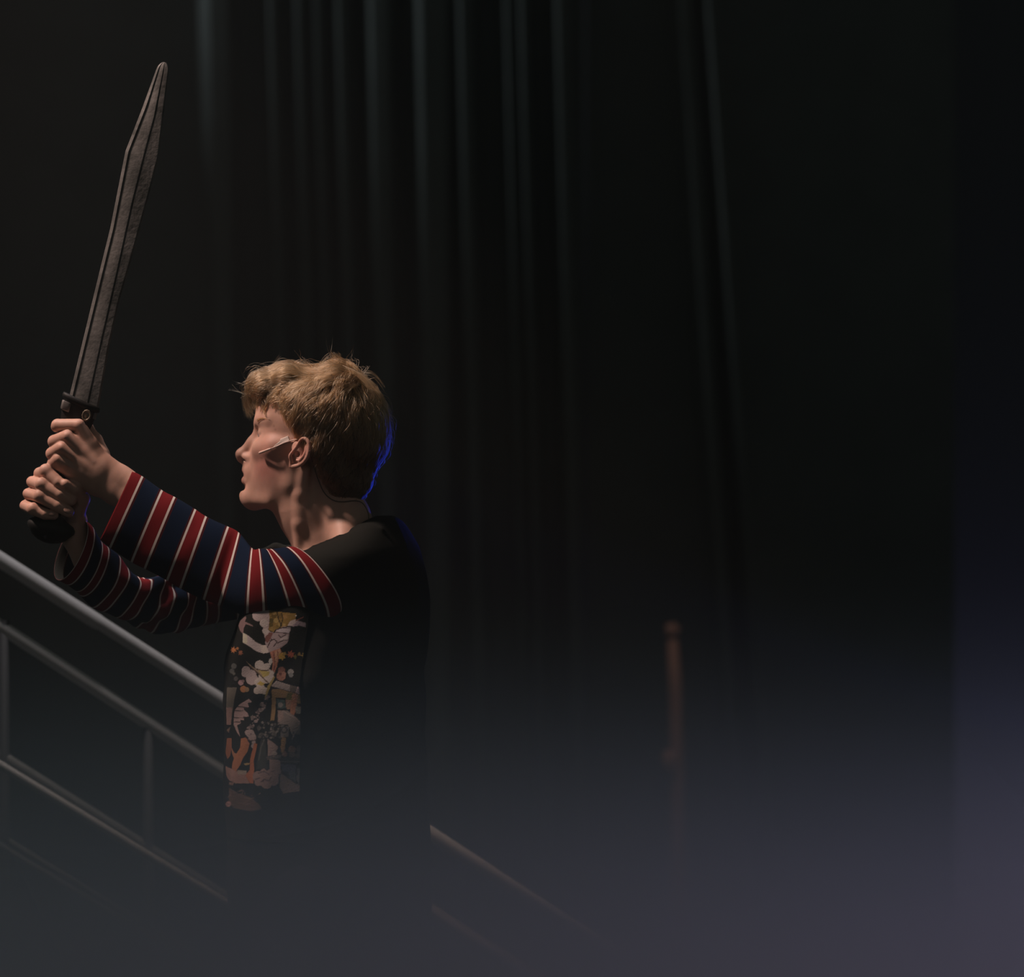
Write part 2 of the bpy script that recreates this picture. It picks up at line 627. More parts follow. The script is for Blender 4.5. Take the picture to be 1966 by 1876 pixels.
# ------------------------------------------------------------------ head frame
PSI = math.radians(12)
CP, SP = math.cos(PSI), math.sin(PSI)
HC = PD(618, 840, 0)
FW = np.array([-CP, SP, 0.0])       # where the face points
NR = np.array([-SP, -CP, 0.0])      # lateral, towards the camera
UPV = np.array([0, 0, 1.0])
RH = np.stack([FW, NR, UPV], 1)


def H(px, py, b_=0.0, centre=HC):
    """point whose projection is (px,py) with lateral offset b (pixels/1200) from the mid-plane, b>0 = near side"""
    b_ = b_ / S
    y = 0.0
    for _ in range(4):
        kk = (DIST + y) / DIST
        X = (px - 983) / S * kk
        a = (centre[0] - X - b_ * SP) / CP
        y = centre[1] + a * SP - b_ * CP
    kk = (DIST + y) / DIST
    p = centre + a * FW + b_ * NR
    p[2] = CAMZ - (py - 938) / S * kk
    return p


def far(p):
    """mirror across the head mid-plane"""
    q = p - HC
    return p - 2 * (q @ NR) * NR


def HE(px, py, b_, ra, rb, rc, op='u', k=0.006, both=False, pitch=0.0):
    c = H(px, py, b_)
    R = RH
    if pitch:
        cp, sp = math.cos(pitch), math.sin(pitch)
        R = np.stack([FW * cp + UPV * sp, NR, UPV * cp - FW * sp], 1)
    r = np.array([ra, rb, rc]) / S
    out = [ell(c, r, R, op, k)]
    if both:
        out.append(ell(far(c), r, R, op, k))
    return out


def HCh(pts, radii, op='u', k=0.004, both=True):
    q = [H(*p) for p in pts]
    rr = [r / S for r in radii]
    out = chain(q, rr, op, k)
    if both:
        out += chain([far(p) for p in q], rr, op, k)
    return out


B = []      # body primitives
# skull and face masses
B += HE(622, 806, 0, 112, 88, 88, k=0.01)
B += HE(668, 842, 0, 66, 68, 60, k=0.02)
B += HE(566, 800, 0, 77, 62, 70, k=0.02)
B += HE(556, 866, 0, 72, 52, 72, k=0.02)
B += HE(532, 892, 0, 57, 38, 52, k=0.015)
B += HE(512, 930, 0, 44, 32, 38, k=0.012)
B += HE(481, 951, 0, 21, 22, 19, k=0.010)
# jaw
B += HCh([(566, 892, 53), (562, 930, 50), (525, 958, 34), (486, 962, 12)], [13, 13, 13, 12], k=0.022)
B += HE(540, 925, 0, 50, 46, 36, k=0.02)
B += HE(543, 884, 34, 44, 28, 50, k=0.03, both=True)
# cheek bones
B += HCh([(502, 862, 40), (528, 858, 56), (562, 852, 66)], [16, 15, 11], k=0.014)
# brow
B += HCh([(500, 812, 8), (503, 807, 28), (520, 806, 50)], [10, 10, 9], k=0.010)
# eye sockets
for s in HE(487, 834, 30, 13, 15, 12, op='s', k=0.009, both=True): B.append(s)
# lids
B += HE(509, 834, 31, 15.2, 15.2, 15.2, k=0.003, both=True)
for s in HE(493, 837, 36, 8.5, 17, 5.6, op='s', k=0.0008, both=True, pitch=0.35): B.append(s)
# nose
B += HCh([(501, 825, 0), (485, 849, 0), (466, 871, 0)], [10, 9.5, 11], k=0.008, both=False)
B += HE(464, 873, 0, 12, 12.5, 11.5, k=0.005)
B += HCh([(473, 878, 10), (481, 879, 15)], [8.5, 8.5], k=0.004)
B += HCh([(462, 883, 0), (472, 889, 0)], [5, 6], k=0.006, both=False)
for s in HCh([(463, 880, 11), (472, 885, 13)], [2.6, 4.2], op='s', k=0.0015): B.append(s)
# mouth area
B += HE(489, 905, 0, 21, 25, 24, k=0.010)
B += HCh([(474, 902, 0), (479, 903, 12), (490, 911, 25)], [8, 7.5, 4], k=0.004)
B += HCh([(472.5, 923, 0), (479, 922, 12), (490, 915, 25)], [8, 7.5, 4], k=0.004)
for s in HCh([(455, 911.5, 0), (475, 912, 10), (490, 912, 22)], [4.8, 4.0, 1.9], op='s', k=0.0015): B.append(s)
for s in HCh([(460, 937, 0), (470, 937, 12)], [4, 3.5], op='s', k=0.008): B.append(s)
# neck
NCH = lambda pts, rr, k=0.02: chain([H(*p) for p in pts], [r / S for r in rr], 'u', k)
B += NCH([(582, 905, 0), (594, 975, 0), (634, 1065, 0)], [48, 60, 62])
B += NCH([(640, 930, 0), (655, 990, 0), (690, 1060, 0)], [40, 44, 52])
B += NCH([(546, 980, 0), (558, 1005, 0)], [12, 11], k=0.012)
B += HCh([(584, 900, 59), (577, 950, 57), (576, 1005, 53), (577, 1062, 40)], [11, 11.5, 11, 10], k=0.008)
# trapezius to shoulder
B += HCh([(664, 990, 18), (664, 1064, 92)], [32, 24], k=0.02)
B += HCh([(585, 1068, 20), (600, 1085, 110)], [9, 9], k=0.012)


# ears
def ear(sgn):
    fl = (lambda p: p) if sgn > 0 else far
    e = []
    E = lambda px, py, b_: fl(H(px, py, b_))
    r = lambda *a: [q / S for q in a]
    # bowl
    Rp = np.stack([FW, NR, UPV], 1)
    e.append(ell(E(576, 868, 79), (16 / S, 11 / S, 27 / S), Rp, 'u', 0.004))
    hx_ = catmull([E(570, 862, 82), E(573, 852, 88), E(579, 843.5, 92), E(587, 842.5, 95), E(592.5, 850, 97), E(593.5, 863, 98),
                   E(590, 877, 97), E(582, 888, 93), E(572, 894, 88), E(562, 896, 82)], 3)
    e += chain(list(hx_), list(np.interp(np.linspace(0, 1, len(hx_)), [0, .2, .45, .6, .8, 1], r(2.4, 3, 3.8, 3.6, 3.4, 4.6))), 'u', 0.001)
    ah_ = catmull([E(588, 855, 93), E(587, 867, 95), E(582, 877, 94), E(574, 886, 90)], 3)
    e += chain(list(ah_), r(*([2.9] * len(ah_))), 'u', 0.0022)
    tr_ = catmull([E(573, 852, 88), E(566, 862, 88), E(559, 871, 88), E(556.8, 877, 87), E(559, 884, 85), E(558, 896, 81)], 3)
    e += chain(list(tr_), r(*np.linspace(2.4, 3.4, len(tr_))), 'u', 0.0012)
    e.append(ell(E(580, 853, 98), (5.4 / S, 12 / S, 7.5 / S), Rp, 's', 0.001))
    e.append(ell(E(569, 873, 97), (6.6 / S, 14 / S, 6.6 / S), Rp, 's', 0.001))
    e.append(ell(E(577, 865, 97), (3.2 / S, 8 / S, 7 / S), Rp, 's', 0.0015))
    e.append(ell(E(567, 888.5, 94), (4.5 / S, 5 / S, 2.8 / S), Rp, 's', 0.0015))
    e += chain([E(569, 884, 90), E(576, 884, 91)], r(1.8, 1.8), 'u', 0.0015)
    return e


B += ear(1) + ear(-1)

# torso and upper arms, hidden under the shirt
B += chain([H(640, 1150, 0), H(640, 1300, 0), H(640, 1500, 0)], [95 / S, 100 / S, 100 / S], 'u', 0.03)
B += chain([H(635, 1180, -85), H(635, 1180, 85)], [80 / S, 80 / S], 'u', 0.04)
B += chain([H(635, 1420, -70), H(635, 1420, 70)], [90 / S, 90 / S], 'u', 0.04)
NSH = PD(600, 1128, -146)
FSH = PD(505, 1120, 180)
NEL = PD(450, 1094, -56)
FEL = PD(302, 1164, 104)
B += chain([H(640, 1170, 60), NSH, NEL, PD(246, 952, -30)], [38 / S, 28 / S, 25 / S, 25 / S], 'u', 0.01)
B += chain([H(620, 1170, -60), FSH, FEL, PD(165, 1075, 40)], [40 / S, 34 / S, 22 / S, 21 / S], 'u', 0.01)

# upper (left) hand, palm against the near side of the grip
def HD(pts, radii, k=0.0022, op='u'):
    return chain([PD(*p) for p in pts], [r / S for r in radii], op, k)

HB = []
HB += HD([(200, 895, -24), (232, 918, -24), (262, 936, -32)], [23, 23, 25], 0.008)
HB += HD([(192, 915, -20), (222, 943, -22), (250, 966, -30)], [24, 22, 23], 0.008)
mcp = [(151, 817, -34), (129, 838, -40), (119, 860, -39), (112, 882, -32)]
wr = [(198, 893, -26), (196, 903, -30), (193, 912, -29), (186, 922, -22)]
for q, w_, r0 in zip(mcp, wr, (11, 10.5, 10.5, 10.5)):
    HB += HD([q, ((q[0] + w_[0]) / 2, (q[1] + w_[1]) / 2, (q[2] + w_[2]) / 2 + 1), w_], [r0, 13, 18], 0.0055)
    HB += HD([(q[0] + 1, q[1] - 1, q[2] - 4), (q[0] + (w_[0] - q[0]) * .75, q[1] + (w_[1] - q[1]) * .75, q[2] - 5)], [8.2, 3.2], 0.0045)
HB += HD([(150, 848, -20), (190, 900, -22)], [20, 26], 0.008)
HB += HD([(140, 870, -20), (186, 915, -20)], [20, 24], 0.008)
HB += HD([(116, 891, -22), (144, 905, -16), (185, 930, -16)], [14, 19, 22], 0.006)
HB += HD([(172, 898, -14), (222, 936, -18)], [32, 31], 0.012)
HB += HD([(196, 872, -10), (182, 846, 2), (166, 822, 18), (146, 812, 31), (124, 812, 30)], [15, 14, 12, 10.5, 8.5], 0.006)
HB += HD([(175, 850, -22), (160, 825, -22)], [11, 10], 0.006)
fing = [
    [(151, 816, -34), (111, 817, -20), (109, 819, 12), (132, 820, 28)],
    [(129, 837, -38), (104.5, 848, -18), (105, 850, 14), (126, 850, 28)],
    [(119, 859, -38), (100.5, 871, -17), (102, 872, 13), (122, 872, 28)],
    [(113, 880, -32), (103, 890, -16), (105, 892, 10), (122, 892, 24)]]
for fg, r_ in zip(fing, ((12, 12.6, 11, 9), (12, 12.8, 10.5, 9), (12, 12.6, 10, 8.5), (11.5, 12.2, 9.5, 8))):
    HB += HD(fg, r_, 0.0016)

# lower (right) hand, palm on the far side, fingers coming round to the front
HB += HD([(146, 1000, 26), (143, 1030, 28), (165, 1078, 36)], [22, 24, 24], 0.008)
mc2 = [(76, 908, 12), (62, 925, 6), (55, 948, 4), (50, 970, 4)]
wr2 = [(140, 975, 36), (138, 985, 38), (134, 995, 38), (128, 1005, 34)]
for q, w_ in zip(mc2, wr2):
    HB += HD([q, ((q[0] + w_[0]) / 2 - 6, (q[1] + w_[1]) / 2, (q[2] + w_[2]) / 2 + 10), w_], [10.5, 14, 18], 0.005)
fing2 = [
    [(76, 909, 10), (89, 905, -20), (112, 926, -30), (128, 943, -26)],
    [(61, 925, 6), (80, 931, -26), (114, 950, -31), (137, 961, -25)],
    [(54, 948, 4), (77, 953, -28), (110, 971, -31), (132, 983, -26)],
    [(48, 971, 4), (64, 978, -24), (86, 987, -28), (103, 989, -25)]]
for fg, r_ in zip(fing2, ((11.5, 12.8, 11.5, 9), (10.5, 12.4, 11.5, 10), (10.5, 12.2, 11.6, 10.6), (10.5, 11.5, 10.6, 9.4))):
    HB += HD(fg, r_, 0.0016)
    HB += HD([(fg[1][0] - 1, fg[1][1] - 2, fg[1][2] - 2), (fg[1][0] + 1, fg[1][1] - 1, fg[1][2] - 2)], [r_[1] - .4, r_[1] - .4], 0.003)
HB += HD([(146, 988, 18), (157, 958, 2), (144, 938, -26), (126, 929, -37)], [17, 15, 11.5, 9.2], 0.005)
B += HB


def skin_tint(V):
    """natural colouring of the skin: ruddier cheeks, ears, knuckles, lips, stubble-free jaw, brow"""
    base = np.array([0.56, 0.335, 0.26])
    t = np.tile(base, (len(V), 1))

    def blob(c, r, col, a, mirror=True):
        cs = [c, far(c)] if mirror else [c]
        for cc in cs:
            d = np.linalg.norm(V - cc, axis=1) / (r / S)
            wgt = (a * np.exp(-d * d))[:, None]
            t[:] = t * (1 - wgt) + np.array(col) * wgt
    red = (0.52, 0.20, 0.17)
    blob(H(518, 895, 48), 34, red, 0.8)
    blob(H(525, 850, 60), 20, red, 0.35)
    blob(H(582, 866, 92), 26, red, 0.45)
    blob(H(461, 871, 0), 12, red, 0.25, False)
    for q in mcp + mc2 + [g[1] for g in fing + fing2]:
        blob(PD(*q), 12, (0.54, 0.25, 0.20), 0.35, False)
    lip = (0.46, 0.17, 0.15)
    for c in ((468, 903, 0), (474, 904, 12), (467, 923, 0), (474, 922, 12), (484, 912, 20)):
        blob(H(*c), 5.5, lip, 0.7)
    # eyebrows
    hl = RH.T @ (V - HC).T
    for c in ((496, 811, 18), (501, 808, 28), (508, 806, 38), (516, 807, 46)):
        blob(H(*c), 4.5, (0.22, 0.12, 0.07), 0.55)
    for c in ((494, 827, 30), (497, 829, 38), (501, 833, 44)):
        blob(H(*c), 3.2, (0.10, 0.05, 0.04), 0.8)
    # small blemishes on the temple and upper lip
    for c in ((526, 818, 60), (529, 825, 60), (503, 880, 44)):
        d = np.linalg.norm((V - H(*c))[:, [0, 2]], axis=1) * S
        wgt = (0.5 * np.exp(-(d / 2.2) ** 2) * (V[:, 1] < 0))[:, None]
        t[:] = t * (1 - wgt) + np.array([0.25, 0.13, 0.09]) * wgt
    n = vnoise(V * 260, 3)[:, None]
    t *= 1 + 0.05 * n
    return t


def region(lo, hi, h, prims, sm=1):
    f = Field(lo, hi, h)
    for p in prims:
        f.add(p)
    V, F = f.mesh()
    V = laplace(V, F, sm, 0.5)
    return f, V, F


person = empty('person', (HC[0], 0.0, 0.0))
# head at fine resolution, hands at fine resolution, covered torso and arms coarser; one mesh
lo1, hi1 = P(435, 1095, 0) + [0, -0.17, 0], P(775, 690, 0) + [0, 0.17, 0]
lo1 = np.minimum(lo1, hi1 * 0 + lo1)
f1, V1, F1 = region((lo1[0], -0.17, lo1[2]), (hi1[0], 0.17, hi1[2]), 0.0012, B, 1)
lo2, hi2 = P(20, 1100, 0), P(262, 790, 0)
f2, V2, F2 = region((lo2[0], -0.09, lo2[2]), (hi2[0], 0.09, hi2[2]), 0.0012, B, 2)
f3, V3, F3 = region((-0.70, -0.30, CAMZ - 0.62), (-0.05, 0.30, CAMZ - 0.02), 0.007, B, 1)
# drop coarse faces where a fine patch exists
def inside(V, lo, hi, m):
    return ((V > np.array(lo) + m) & (V < np.array(hi) - m)).all(1)
fc = V3[F3].mean(1)
keep = ~(inside(fc, (lo1[0], -0.17, lo1[2]), (hi1[0], 0.17, hi1[2]), 0.012) | inside(fc, (lo2[0], -0.09, lo2[2]), (hi2[0], 0.09, hi2[2]), 0.012))
F3 = F3[keep]
# cut finely meshed torso slab sides: keep only what lies inside the patch
V = np.concatenate([V1, V2, V3]); F = np.concatenate([F1, F2 + len(V1), F3 + len(V1) + len(V2)])
body = finish_mesh('body', V, F, person, M['skin'], skin_tint(V))

# eyes
def sphere(c, r, n=24, m_=16, R=None, sq=(1, 1, 1)):
    V, F = [], []
    for j in range(m_ + 1):
        th = math.pi * j / m_
        for i in range(n):
            ph = 2 * math.pi * i / n
            p = np.array([math.cos(th) * sq[0], math.sin(th) * math.cos(ph) * sq[1], math.sin(th) * math.sin(ph) * sq[2]]) * r
            if R is not None:
                p = R @ p
            V.append(np.array(c) + p)
    for j in range(m_):
        for i in range(n):
            i2 = (i + 1) % n
            F.append((j * n + i, j * n + i2, (j + 1) * n + i2, (j + 1) * n + i))
    return V, F


for mir in (False, True):
    c = H(509, 834, 31)
    if mir: c = far(c)
    v, f = sphere(c, 14.0 / S, R=RH)
    eye = obj('eyeball', v, f, person, M['sclera'])
    eye['label'] = 'eye'
    v, f = sphere(c + FW * 9.8 / S, 5.2 / S, 20, 12, R=RH, sq=(0.95, 1, 1))
    obj('iris', v, f, eye, M['iris'])

for mir in (False, True):
    q_ = [H(494, 826, 29), H(496, 828, 36), H(500, 833, 42), H(504, 839, 45)]
    if mir: q_ = [far(p) for p in q_]
    v, f = tube(catmull(q_, 4), list(np.interp(np.linspace(0, 1, len(catmull(q_, 4))), [0, .5, 1], [0.5 / S, 1.3 / S, 0.5 / S])), 8)
    obj('eyelashes', v, f, person, M['lash'])

# nails on the lower hand
for tip, dr, r_ in (((129, 980, -37.5), (0.86, 0.5), 7), ((99, 986, -35.4), (0.98, 0.2), 6)):
    c = PD(*tip)
    a = np.array([dr[0], 0, -dr[1]]); u = np.array([0, -0.95, 0.31]); u = u - (u @ a) * a; u /= np.linalg.norm(u)
    R = np.stack([a, u, np.cross(a, u)], 1)
    v, f = sphere(c, r_ / S, 20, 12, R=R, sq=(1.25, 0.42, 0.85))
    o = obj('fingernail', v, f, person, M['nail'])


tag(person, 'person in a black printed shirt with striped sleeves holding up a sword with both hands', 'person')


def hit(px, py, off=0.0, fld=None):
    """first point of the head surface along the line of sight"""
    fld = fld or f1
    ys = np.linspace(-0.165, 0.16, 420)
    X = np.stack([P(px, py, y) for y in ys])
    d = fld.sample(X)
    j = int(np.argmax(d < 0)) if (d < 0).any() else len(ys) // 2
    lo_, hi_ = ys[max(j - 1, 0)], ys[j]
    for _ in range(12):
        mid = (lo_ + hi_) / 2
        if fld.sample(P(px, py, mid)[None])[0] < 0: hi_ = mid
        else: lo_ = mid
    p = P(px, py, hi_)
    if off:
        g = fld.grad(p[None])[0]
        p = p + g * off / S
    return p


# ------------------------------------------------------------------ shirt
TAB = np.array([
    # py, front x, back x, half width
    [990, 728, 752, 30], [997, 706, 768, 80], [1008, 688, 778, 112], [1022, 668, 787, 140], [1036, 640, 795, 165],
    [1050, 605, 803, 185], [1064, 560, 808, 200], [1085, 520, 814, 208], [1110, 492, 818, 212], [1150, 470, 823, 214],
    [1200, 456, 825, 214], [1250, 443, 820, 212], [1310, 437, 813, 210], [1350, 436, 819, 210], [1400, 435, 817, 212],
    [1480, 434, 818, 214], [1560, 436, 822, 216], [1800, 438, 828, 220]], float)
_t = np.linspace(985, 1800, 400)
_E = (TAB[:, 2] - TAB[:, 1]) / 2
_A = np.sqrt(np.maximum(_E ** 2 - (TAB[:, 3] * SP) ** 2, 12 ** 2)) / CP


def sm_interp(v, t):
    r = np.interp(_t, TAB[:, 0], v)
    kern = np.exp(-np.linspace(-2, 2, 9) ** 2); kern /= kern.sum()
    r2 = np.convolve(np.pad(r, 4, mode='edge'), kern, 'valid')
    return np.interp(t, _t, r2)


def shirt_wave(phi, py):
    """soft folds of the cloth, in pixels"""
    w1 = 3.2 * np.sin(5 * phi + 0.013 * py + 1.0) + 2.2 * np.sin(9 * phi - 0.021 * py) + 1.6 * np.sin(14 * phi + 0.03 * py + 2)
    w2 = 2.2 * np.sin(0.07 * py + 3 * phi) * np.exp(-((py - 1320) / 60) ** 2)
    return (w1 + w2) * np.clip((py - 1060) / 140, 0.12, 1)


def shirt_fn(X):
    py = 938 + (CAMZ - X[..., 2]) * S
    A = sm_interp(_A, py) / S
    Bw = sm_interp(TAB[:, 3], py) / S
    cx = sm_interp((TAB[:, 1] + TAB[:, 2]) / 2, py)
    c = (cx - 983) / S
    x = X[..., 0] - c; y = X[..., 1]
    a = x * FW[0] + y * FW[1]
    b_ = x * NR[0] + y * NR[1]
    rho = np.sqrt((a / A) ** 2 + (b_ / Bw) ** 2) + 1e-6
    rr = np.sqrt(a * a + b_ * b_)
    phi = np.arctan2(b_, a)
    d = rr * (1 - 1 / rho) - shirt_wave(phi, py) / S
    d = d * 0.8
    d = np.maximum(d, (990 - py) / S)
    d = np.maximum(d, (py - 1775) / S)
    return d


fs = Field((-0.52, -0.26, CAMZ - 0.72), (-0.08, 0.26, CAMZ - 0.03), 0.0042)
fs.add(('stack', 'u', 0, np.array([-9, -9, -9.]), np.array([9, 9, 9.]), shirt_fn))
for p in (HCh([(625, 1100, 120), (612, 1116, 165)], [34, 34], k=0.03, both=False)
          + [cap(H(590, 1088, -120), 42 / S, PD(556, 1092, 185), 47 / S, 'u', 0.03)]
          # folds pulled over the shoulder by the raised arm
          + HCh([(600, 1054, 95), (655, 1034, 85), (715, 1030, 90)], [6.5, 8, 5], k=0.006, both=False)
          + HCh([(590, 1062, 110), (640, 1052, 120), (690, 1056, 130)], [6.5, 8, 5], k=0.006, both=False)
          + HCh([(664, 1024, 72), (695, 1014, 72), (735, 1016, 80)], [6.5, 8, 4], k=0.006, both=False)
          + HCh([(500, 1062, -100), (530, 1053, -110), (570, 1056, -90)], [8, 9, 8], k=0.012, both=False)):
    fs.add(p)
V, F = fs.mesh(); V = laplace(V, F, 1)
shirt = finish_mesh('shirt', V, F, person, M['black_cotton'])
shirt['label'] = 'black cotton shirt'

# ------------------------------------------------------------------ printed front panel (collage of plain shapes)
SH = []   # painter's list: (polygon or circle, colour)


def cro(pts):     # close-up coordinates of the upper print -> photo pixels
    return [(425 + x / 10.42, 1160 + y / 10.42) for x, y in pts]


def crl(pts):     # lower print
    return [(425 + x / 7.817, 1320 + y / 7.817) for x, y in pts]


def poly(pts, c): SH.append(('p', np.array(pts, float), c))
def circ(x, y, r, c, up=True):
    q = cro([(x, y)])[0] if up else crl([(x, y)])[0]
    SH.append(('c', (q[0], q[1], r / (10.42 if up else 7.817)), c))
def stroke(pts, wd, c): SH.append(('s', (np.array(pts, float), wd), c))


GR = (.42, .36, .36); LG = (.50, .46, .44); TAN = (.30, .21, .14); OR = (.42, .17, .07); YE = (.45, .30, .07)
# white cloth with cloud-like edge
poly(cro([(515, 110), (530, 20), (620, 30), (700, 60), (960, 130), (975, 300), (940, 520), (1000, 560), (880, 690), (850, 560), (820, 540),
          (840, 470), (780, 380), (800, 320), (760, 345), (680, 300), (640, 230), (640, 160), (690, 100), (600, 90)]), GR)
circ(740, 230, 112, GR); circ(860, 380, 85, LG); circ(890, 540, 62, LG)
poly(cro([(515, 110), (530, 10), (640, 20), (600, 80), (560, 85)]), (.6, .55, .52))
# ochre block with mottling
poly(cro([(955, 125), (1120, 150), (1500, 190), (1480, 310), (1330, 440), (1100, 500), (1050, 560), (950, 520), (975, 300)]), (.24, .16, .05))
for x, y, r, c in ((1060, 230, 55, (.13, .09, .03)), (1010, 330, 50, (.10, .08, .03)), (1100, 330, 50, (.36, .27, .10)), (1180, 400, 40, (.34, .25, .09)),
                   (1000, 420, 45, (.12, .09, .03)), (1130, 460, 40, (.18, .13, .04)), (1190, 240, 45, (.16, .11, .04)), (1060, 180, 35, (.36, .25, .1)),
                   (1010, 490, 35, (.28, .2, .07)), (1280, 250, 50, (.30, .19, .07)), (1260, 420, 35, (.36, .26, .1))):
    circ(x, y, r, c)
stroke(cro([(1120, 150), (1150, 300), (1210, 430)]), 1.0, (.05, .04, .02))
stroke(cro([(1210, 180), (1240, 300), (1180, 470)]), 1.0, (.05, .04, .02))
# pale folded bundle
poly(cro([(900, 650), (970, 560), (1080, 560), (1120, 500), (1250, 450), (1400, 460), (1360, 620), (1330, 770), (1200, 870), (1050, 950), (940, 970), (880, 760)]), (.30, .25, .26))
poly(cro([(890, 650), (970, 570), (1040, 580), (1000, 680), (930, 780), (880, 740)]), (.17, .08, .07))
poly(cro([(1090, 520), (1250, 455), (1390, 470), (1360, 590), (1180, 580)]), (.40, .37, .40))
poly(cro([(1180, 700), (1330, 620), (1340, 700), (1180, 760)]), (.42, .38, .38))
for q in ([(1050, 570), (1200, 570), (1350, 590)], [(1080, 520), (1230, 470), (1390, 480)], [(1150, 620), (1190, 670), (1300, 610)],
          [(980, 740), (1070, 700), (1120, 760), (1050, 850)], [(1130, 780), (1250, 720), (1330, 720)], [(930, 860), (1010, 700)]):
    stroke(cro(q), 0.9, (.05, .035, .035))
# beaked shape
poly(cro([(1330, 430), (1370, 350), (1480, 300), (1530, 330), (1470, 390), (1420, 440)]), (.48, .42, .40))
poly(cro([(1440, 410), (1540, 330), (1690, 380), (1680, 460), (1560, 430), (1430, 450)]), (.30, .25, .28))
stroke(cro([(1640, 260), (1540, 310), (1500, 330)]), 1.0, (.2, .08, .07)); circ(1492, 232, 16, (.6, .55, .5))
# left hanging shape and pale band
poly(cro([(350, 430), (390, 330), (490, 240), (510, 280), (480, 350), (640, 430), (630, 450), (500, 400), (460, 480), (440, 600), (380, 530)]), (.22, .15, .15))
poly(cro([(440, 570), (560, 640), (700, 760), (820, 820), (900, 820), (960, 970), (850, 990), (700, 940), (530, 820), (435, 770)]), (.44, .40, .41))
poly(cro([(440, 580), (520, 620), (530, 800), (438, 770)]), (.50, .50, .40))
poly(cro([(780, 830), (900, 820), (950, 970), (820, 985)]), (.52, .48, .44))
# striped rosy column
poly(cro([(980, 960), (1180, 880), (1210, 960), (1150, 1100), (1120, 1240), (1060, 1400), (1020, 1340), (1030, 1200)]), (.36, .17, .12))
poly(cro([(1080, 950), (1180, 890), (1200, 960), (1120, 1120), (1070, 1260)]), (.45, .27, .18))
stroke(cro([(1050, 960), (1080, 1180), (1050, 1340)]), 0.9, (.15, .06, .05)); stroke(cro([(1130, 930), (1140, 1060)]), 0.8, (.2, .09, .06))


def star(x, y, r, c, seed, up=True):
    rs = np.random.RandomState(seed)
    q = []
    for i in range(14):
        a = 2 * math.pi * i / 14
        rr = r * (rs.uniform(.85, 1.15) if i % 2 else rs.uniform(.4, .65))
        q.append((x + rr * math.cos(a), y + rr * math.sin(a)))
    poly(cro(q) if up else crl(q), c)


star(250, 920, 75, OR, 1); star(330, 890, 40, (.3, .14, .06), 2); star(390, 970, 60, (.26, .11, .07), 3)
star(1210, 1040, 90, YE, 4); star(1265, 990, 45, (.3, .22, .08), 5); star(1390, 1010, 85, (.42, .13, .08), 6); star(1480, 1050, 50, (.16, .15, .05), 7)
star(1680, 1030, 90, (.5, .36, .1), 8); star(1560, 1000, 45, (.28, .2, .08), 9)
# cloud blossoms and crossing blades
for x, y, r in ((500, 1320, 85), (480, 1390, 70), (600, 1420, 110), (620, 1500, 120), (770, 1220, 95), (850, 1300, 100), (920, 1240, 60), (990, 1150, 40),
                (900, 1440, 150), (760, 1560, 90), (720, 1730, 70), (790, 1700, 95), (860, 1730, 75), (1000, 1380, 60)):
    circ(x, y, r, (.36, .32, .33) if x < 760 and y < 1600 else (.46, .44, .42))
poly(cro([(960, 1100), (1010, 1080), (1030, 1120), (1000, 1230), (950, 1200)]), (.46, .46, .45))
poly(cro([(720, 1320), (800, 1330), (970, 1350), (960, 1420), (860, 1470), (760, 1400)]), (.38, .33, .12))
poly(cro([(720, 1600), (780, 1540), (880, 1590), (820, 1640)]), (.42, .34, .10))
poly(cro([(480, 1120), (640, 1260), (760, 1340), (860, 1480), (700, 1360), (580, 1240)]), (.28, .23, .17))
stroke(cro([(580, 1240), (760, 1400), (940, 1580)]), 1.0, (.09, .06, .04)); stroke(cro([(700, 1290), (820, 1330), (950, 1330)]), 0.8, (.09, .06, .04))
circ(940, 1320, 18, (.08, .05, .04))
poly(cro([(870, 1876), (930, 1640), (1060, 1440), (1080, 1460), (990, 1640), (900, 1876)]), (.30, .25, .09))
# rose blossom, leaf, small buds
for x, y, r, c in ((1210, 1330, 75, (.22, .11, .09)), (1200, 1440, 95, (.30, .16, .12)), (1250, 1400, 50, (.36, .2, .15)), (1190, 1400, 30, (.14, .06, .05)),
                   (1390, 1360, 60, (.30, .31, .31)), (1400, 1420, 45, (.2, .22, .23)), (400, 1570, 55, (.34, .24, .26)), (440, 1540, 30, (.2, .14, .15)),
                   (450, 1700, 65, (.34, .17, .08)), (520, 1710, 45, (.24, .17, .10)), (260, 1240, 55, (.10, .11, .11)), (220, 1340, 50, (.09, .10, .10)),
                   (300, 1490, 45, (.08, .08, .08)), (260, 1390, 30, (.12, .13, .12))):
    circ(x, y, r, c)
# pale band with blocks
poly(cro([(1000, 1640), (1100, 1530), (1380, 1620), (1770, 1740), (1740, 1850), (1400, 1750)]), (.30, .28, .28))
poly(cro([(1380, 1620), (1520, 1650), (1480, 1790), (1370, 1750)]), (.14, .13, .12))
poly(cro([(1520, 1650), (1640, 1690), (1600, 1810), (1480, 1780)]), (.40, .32, .34))
stroke(cro([(1000, 1650), (1400, 1760), (1740, 1860)]), 0.9, (.04, .03, .03))
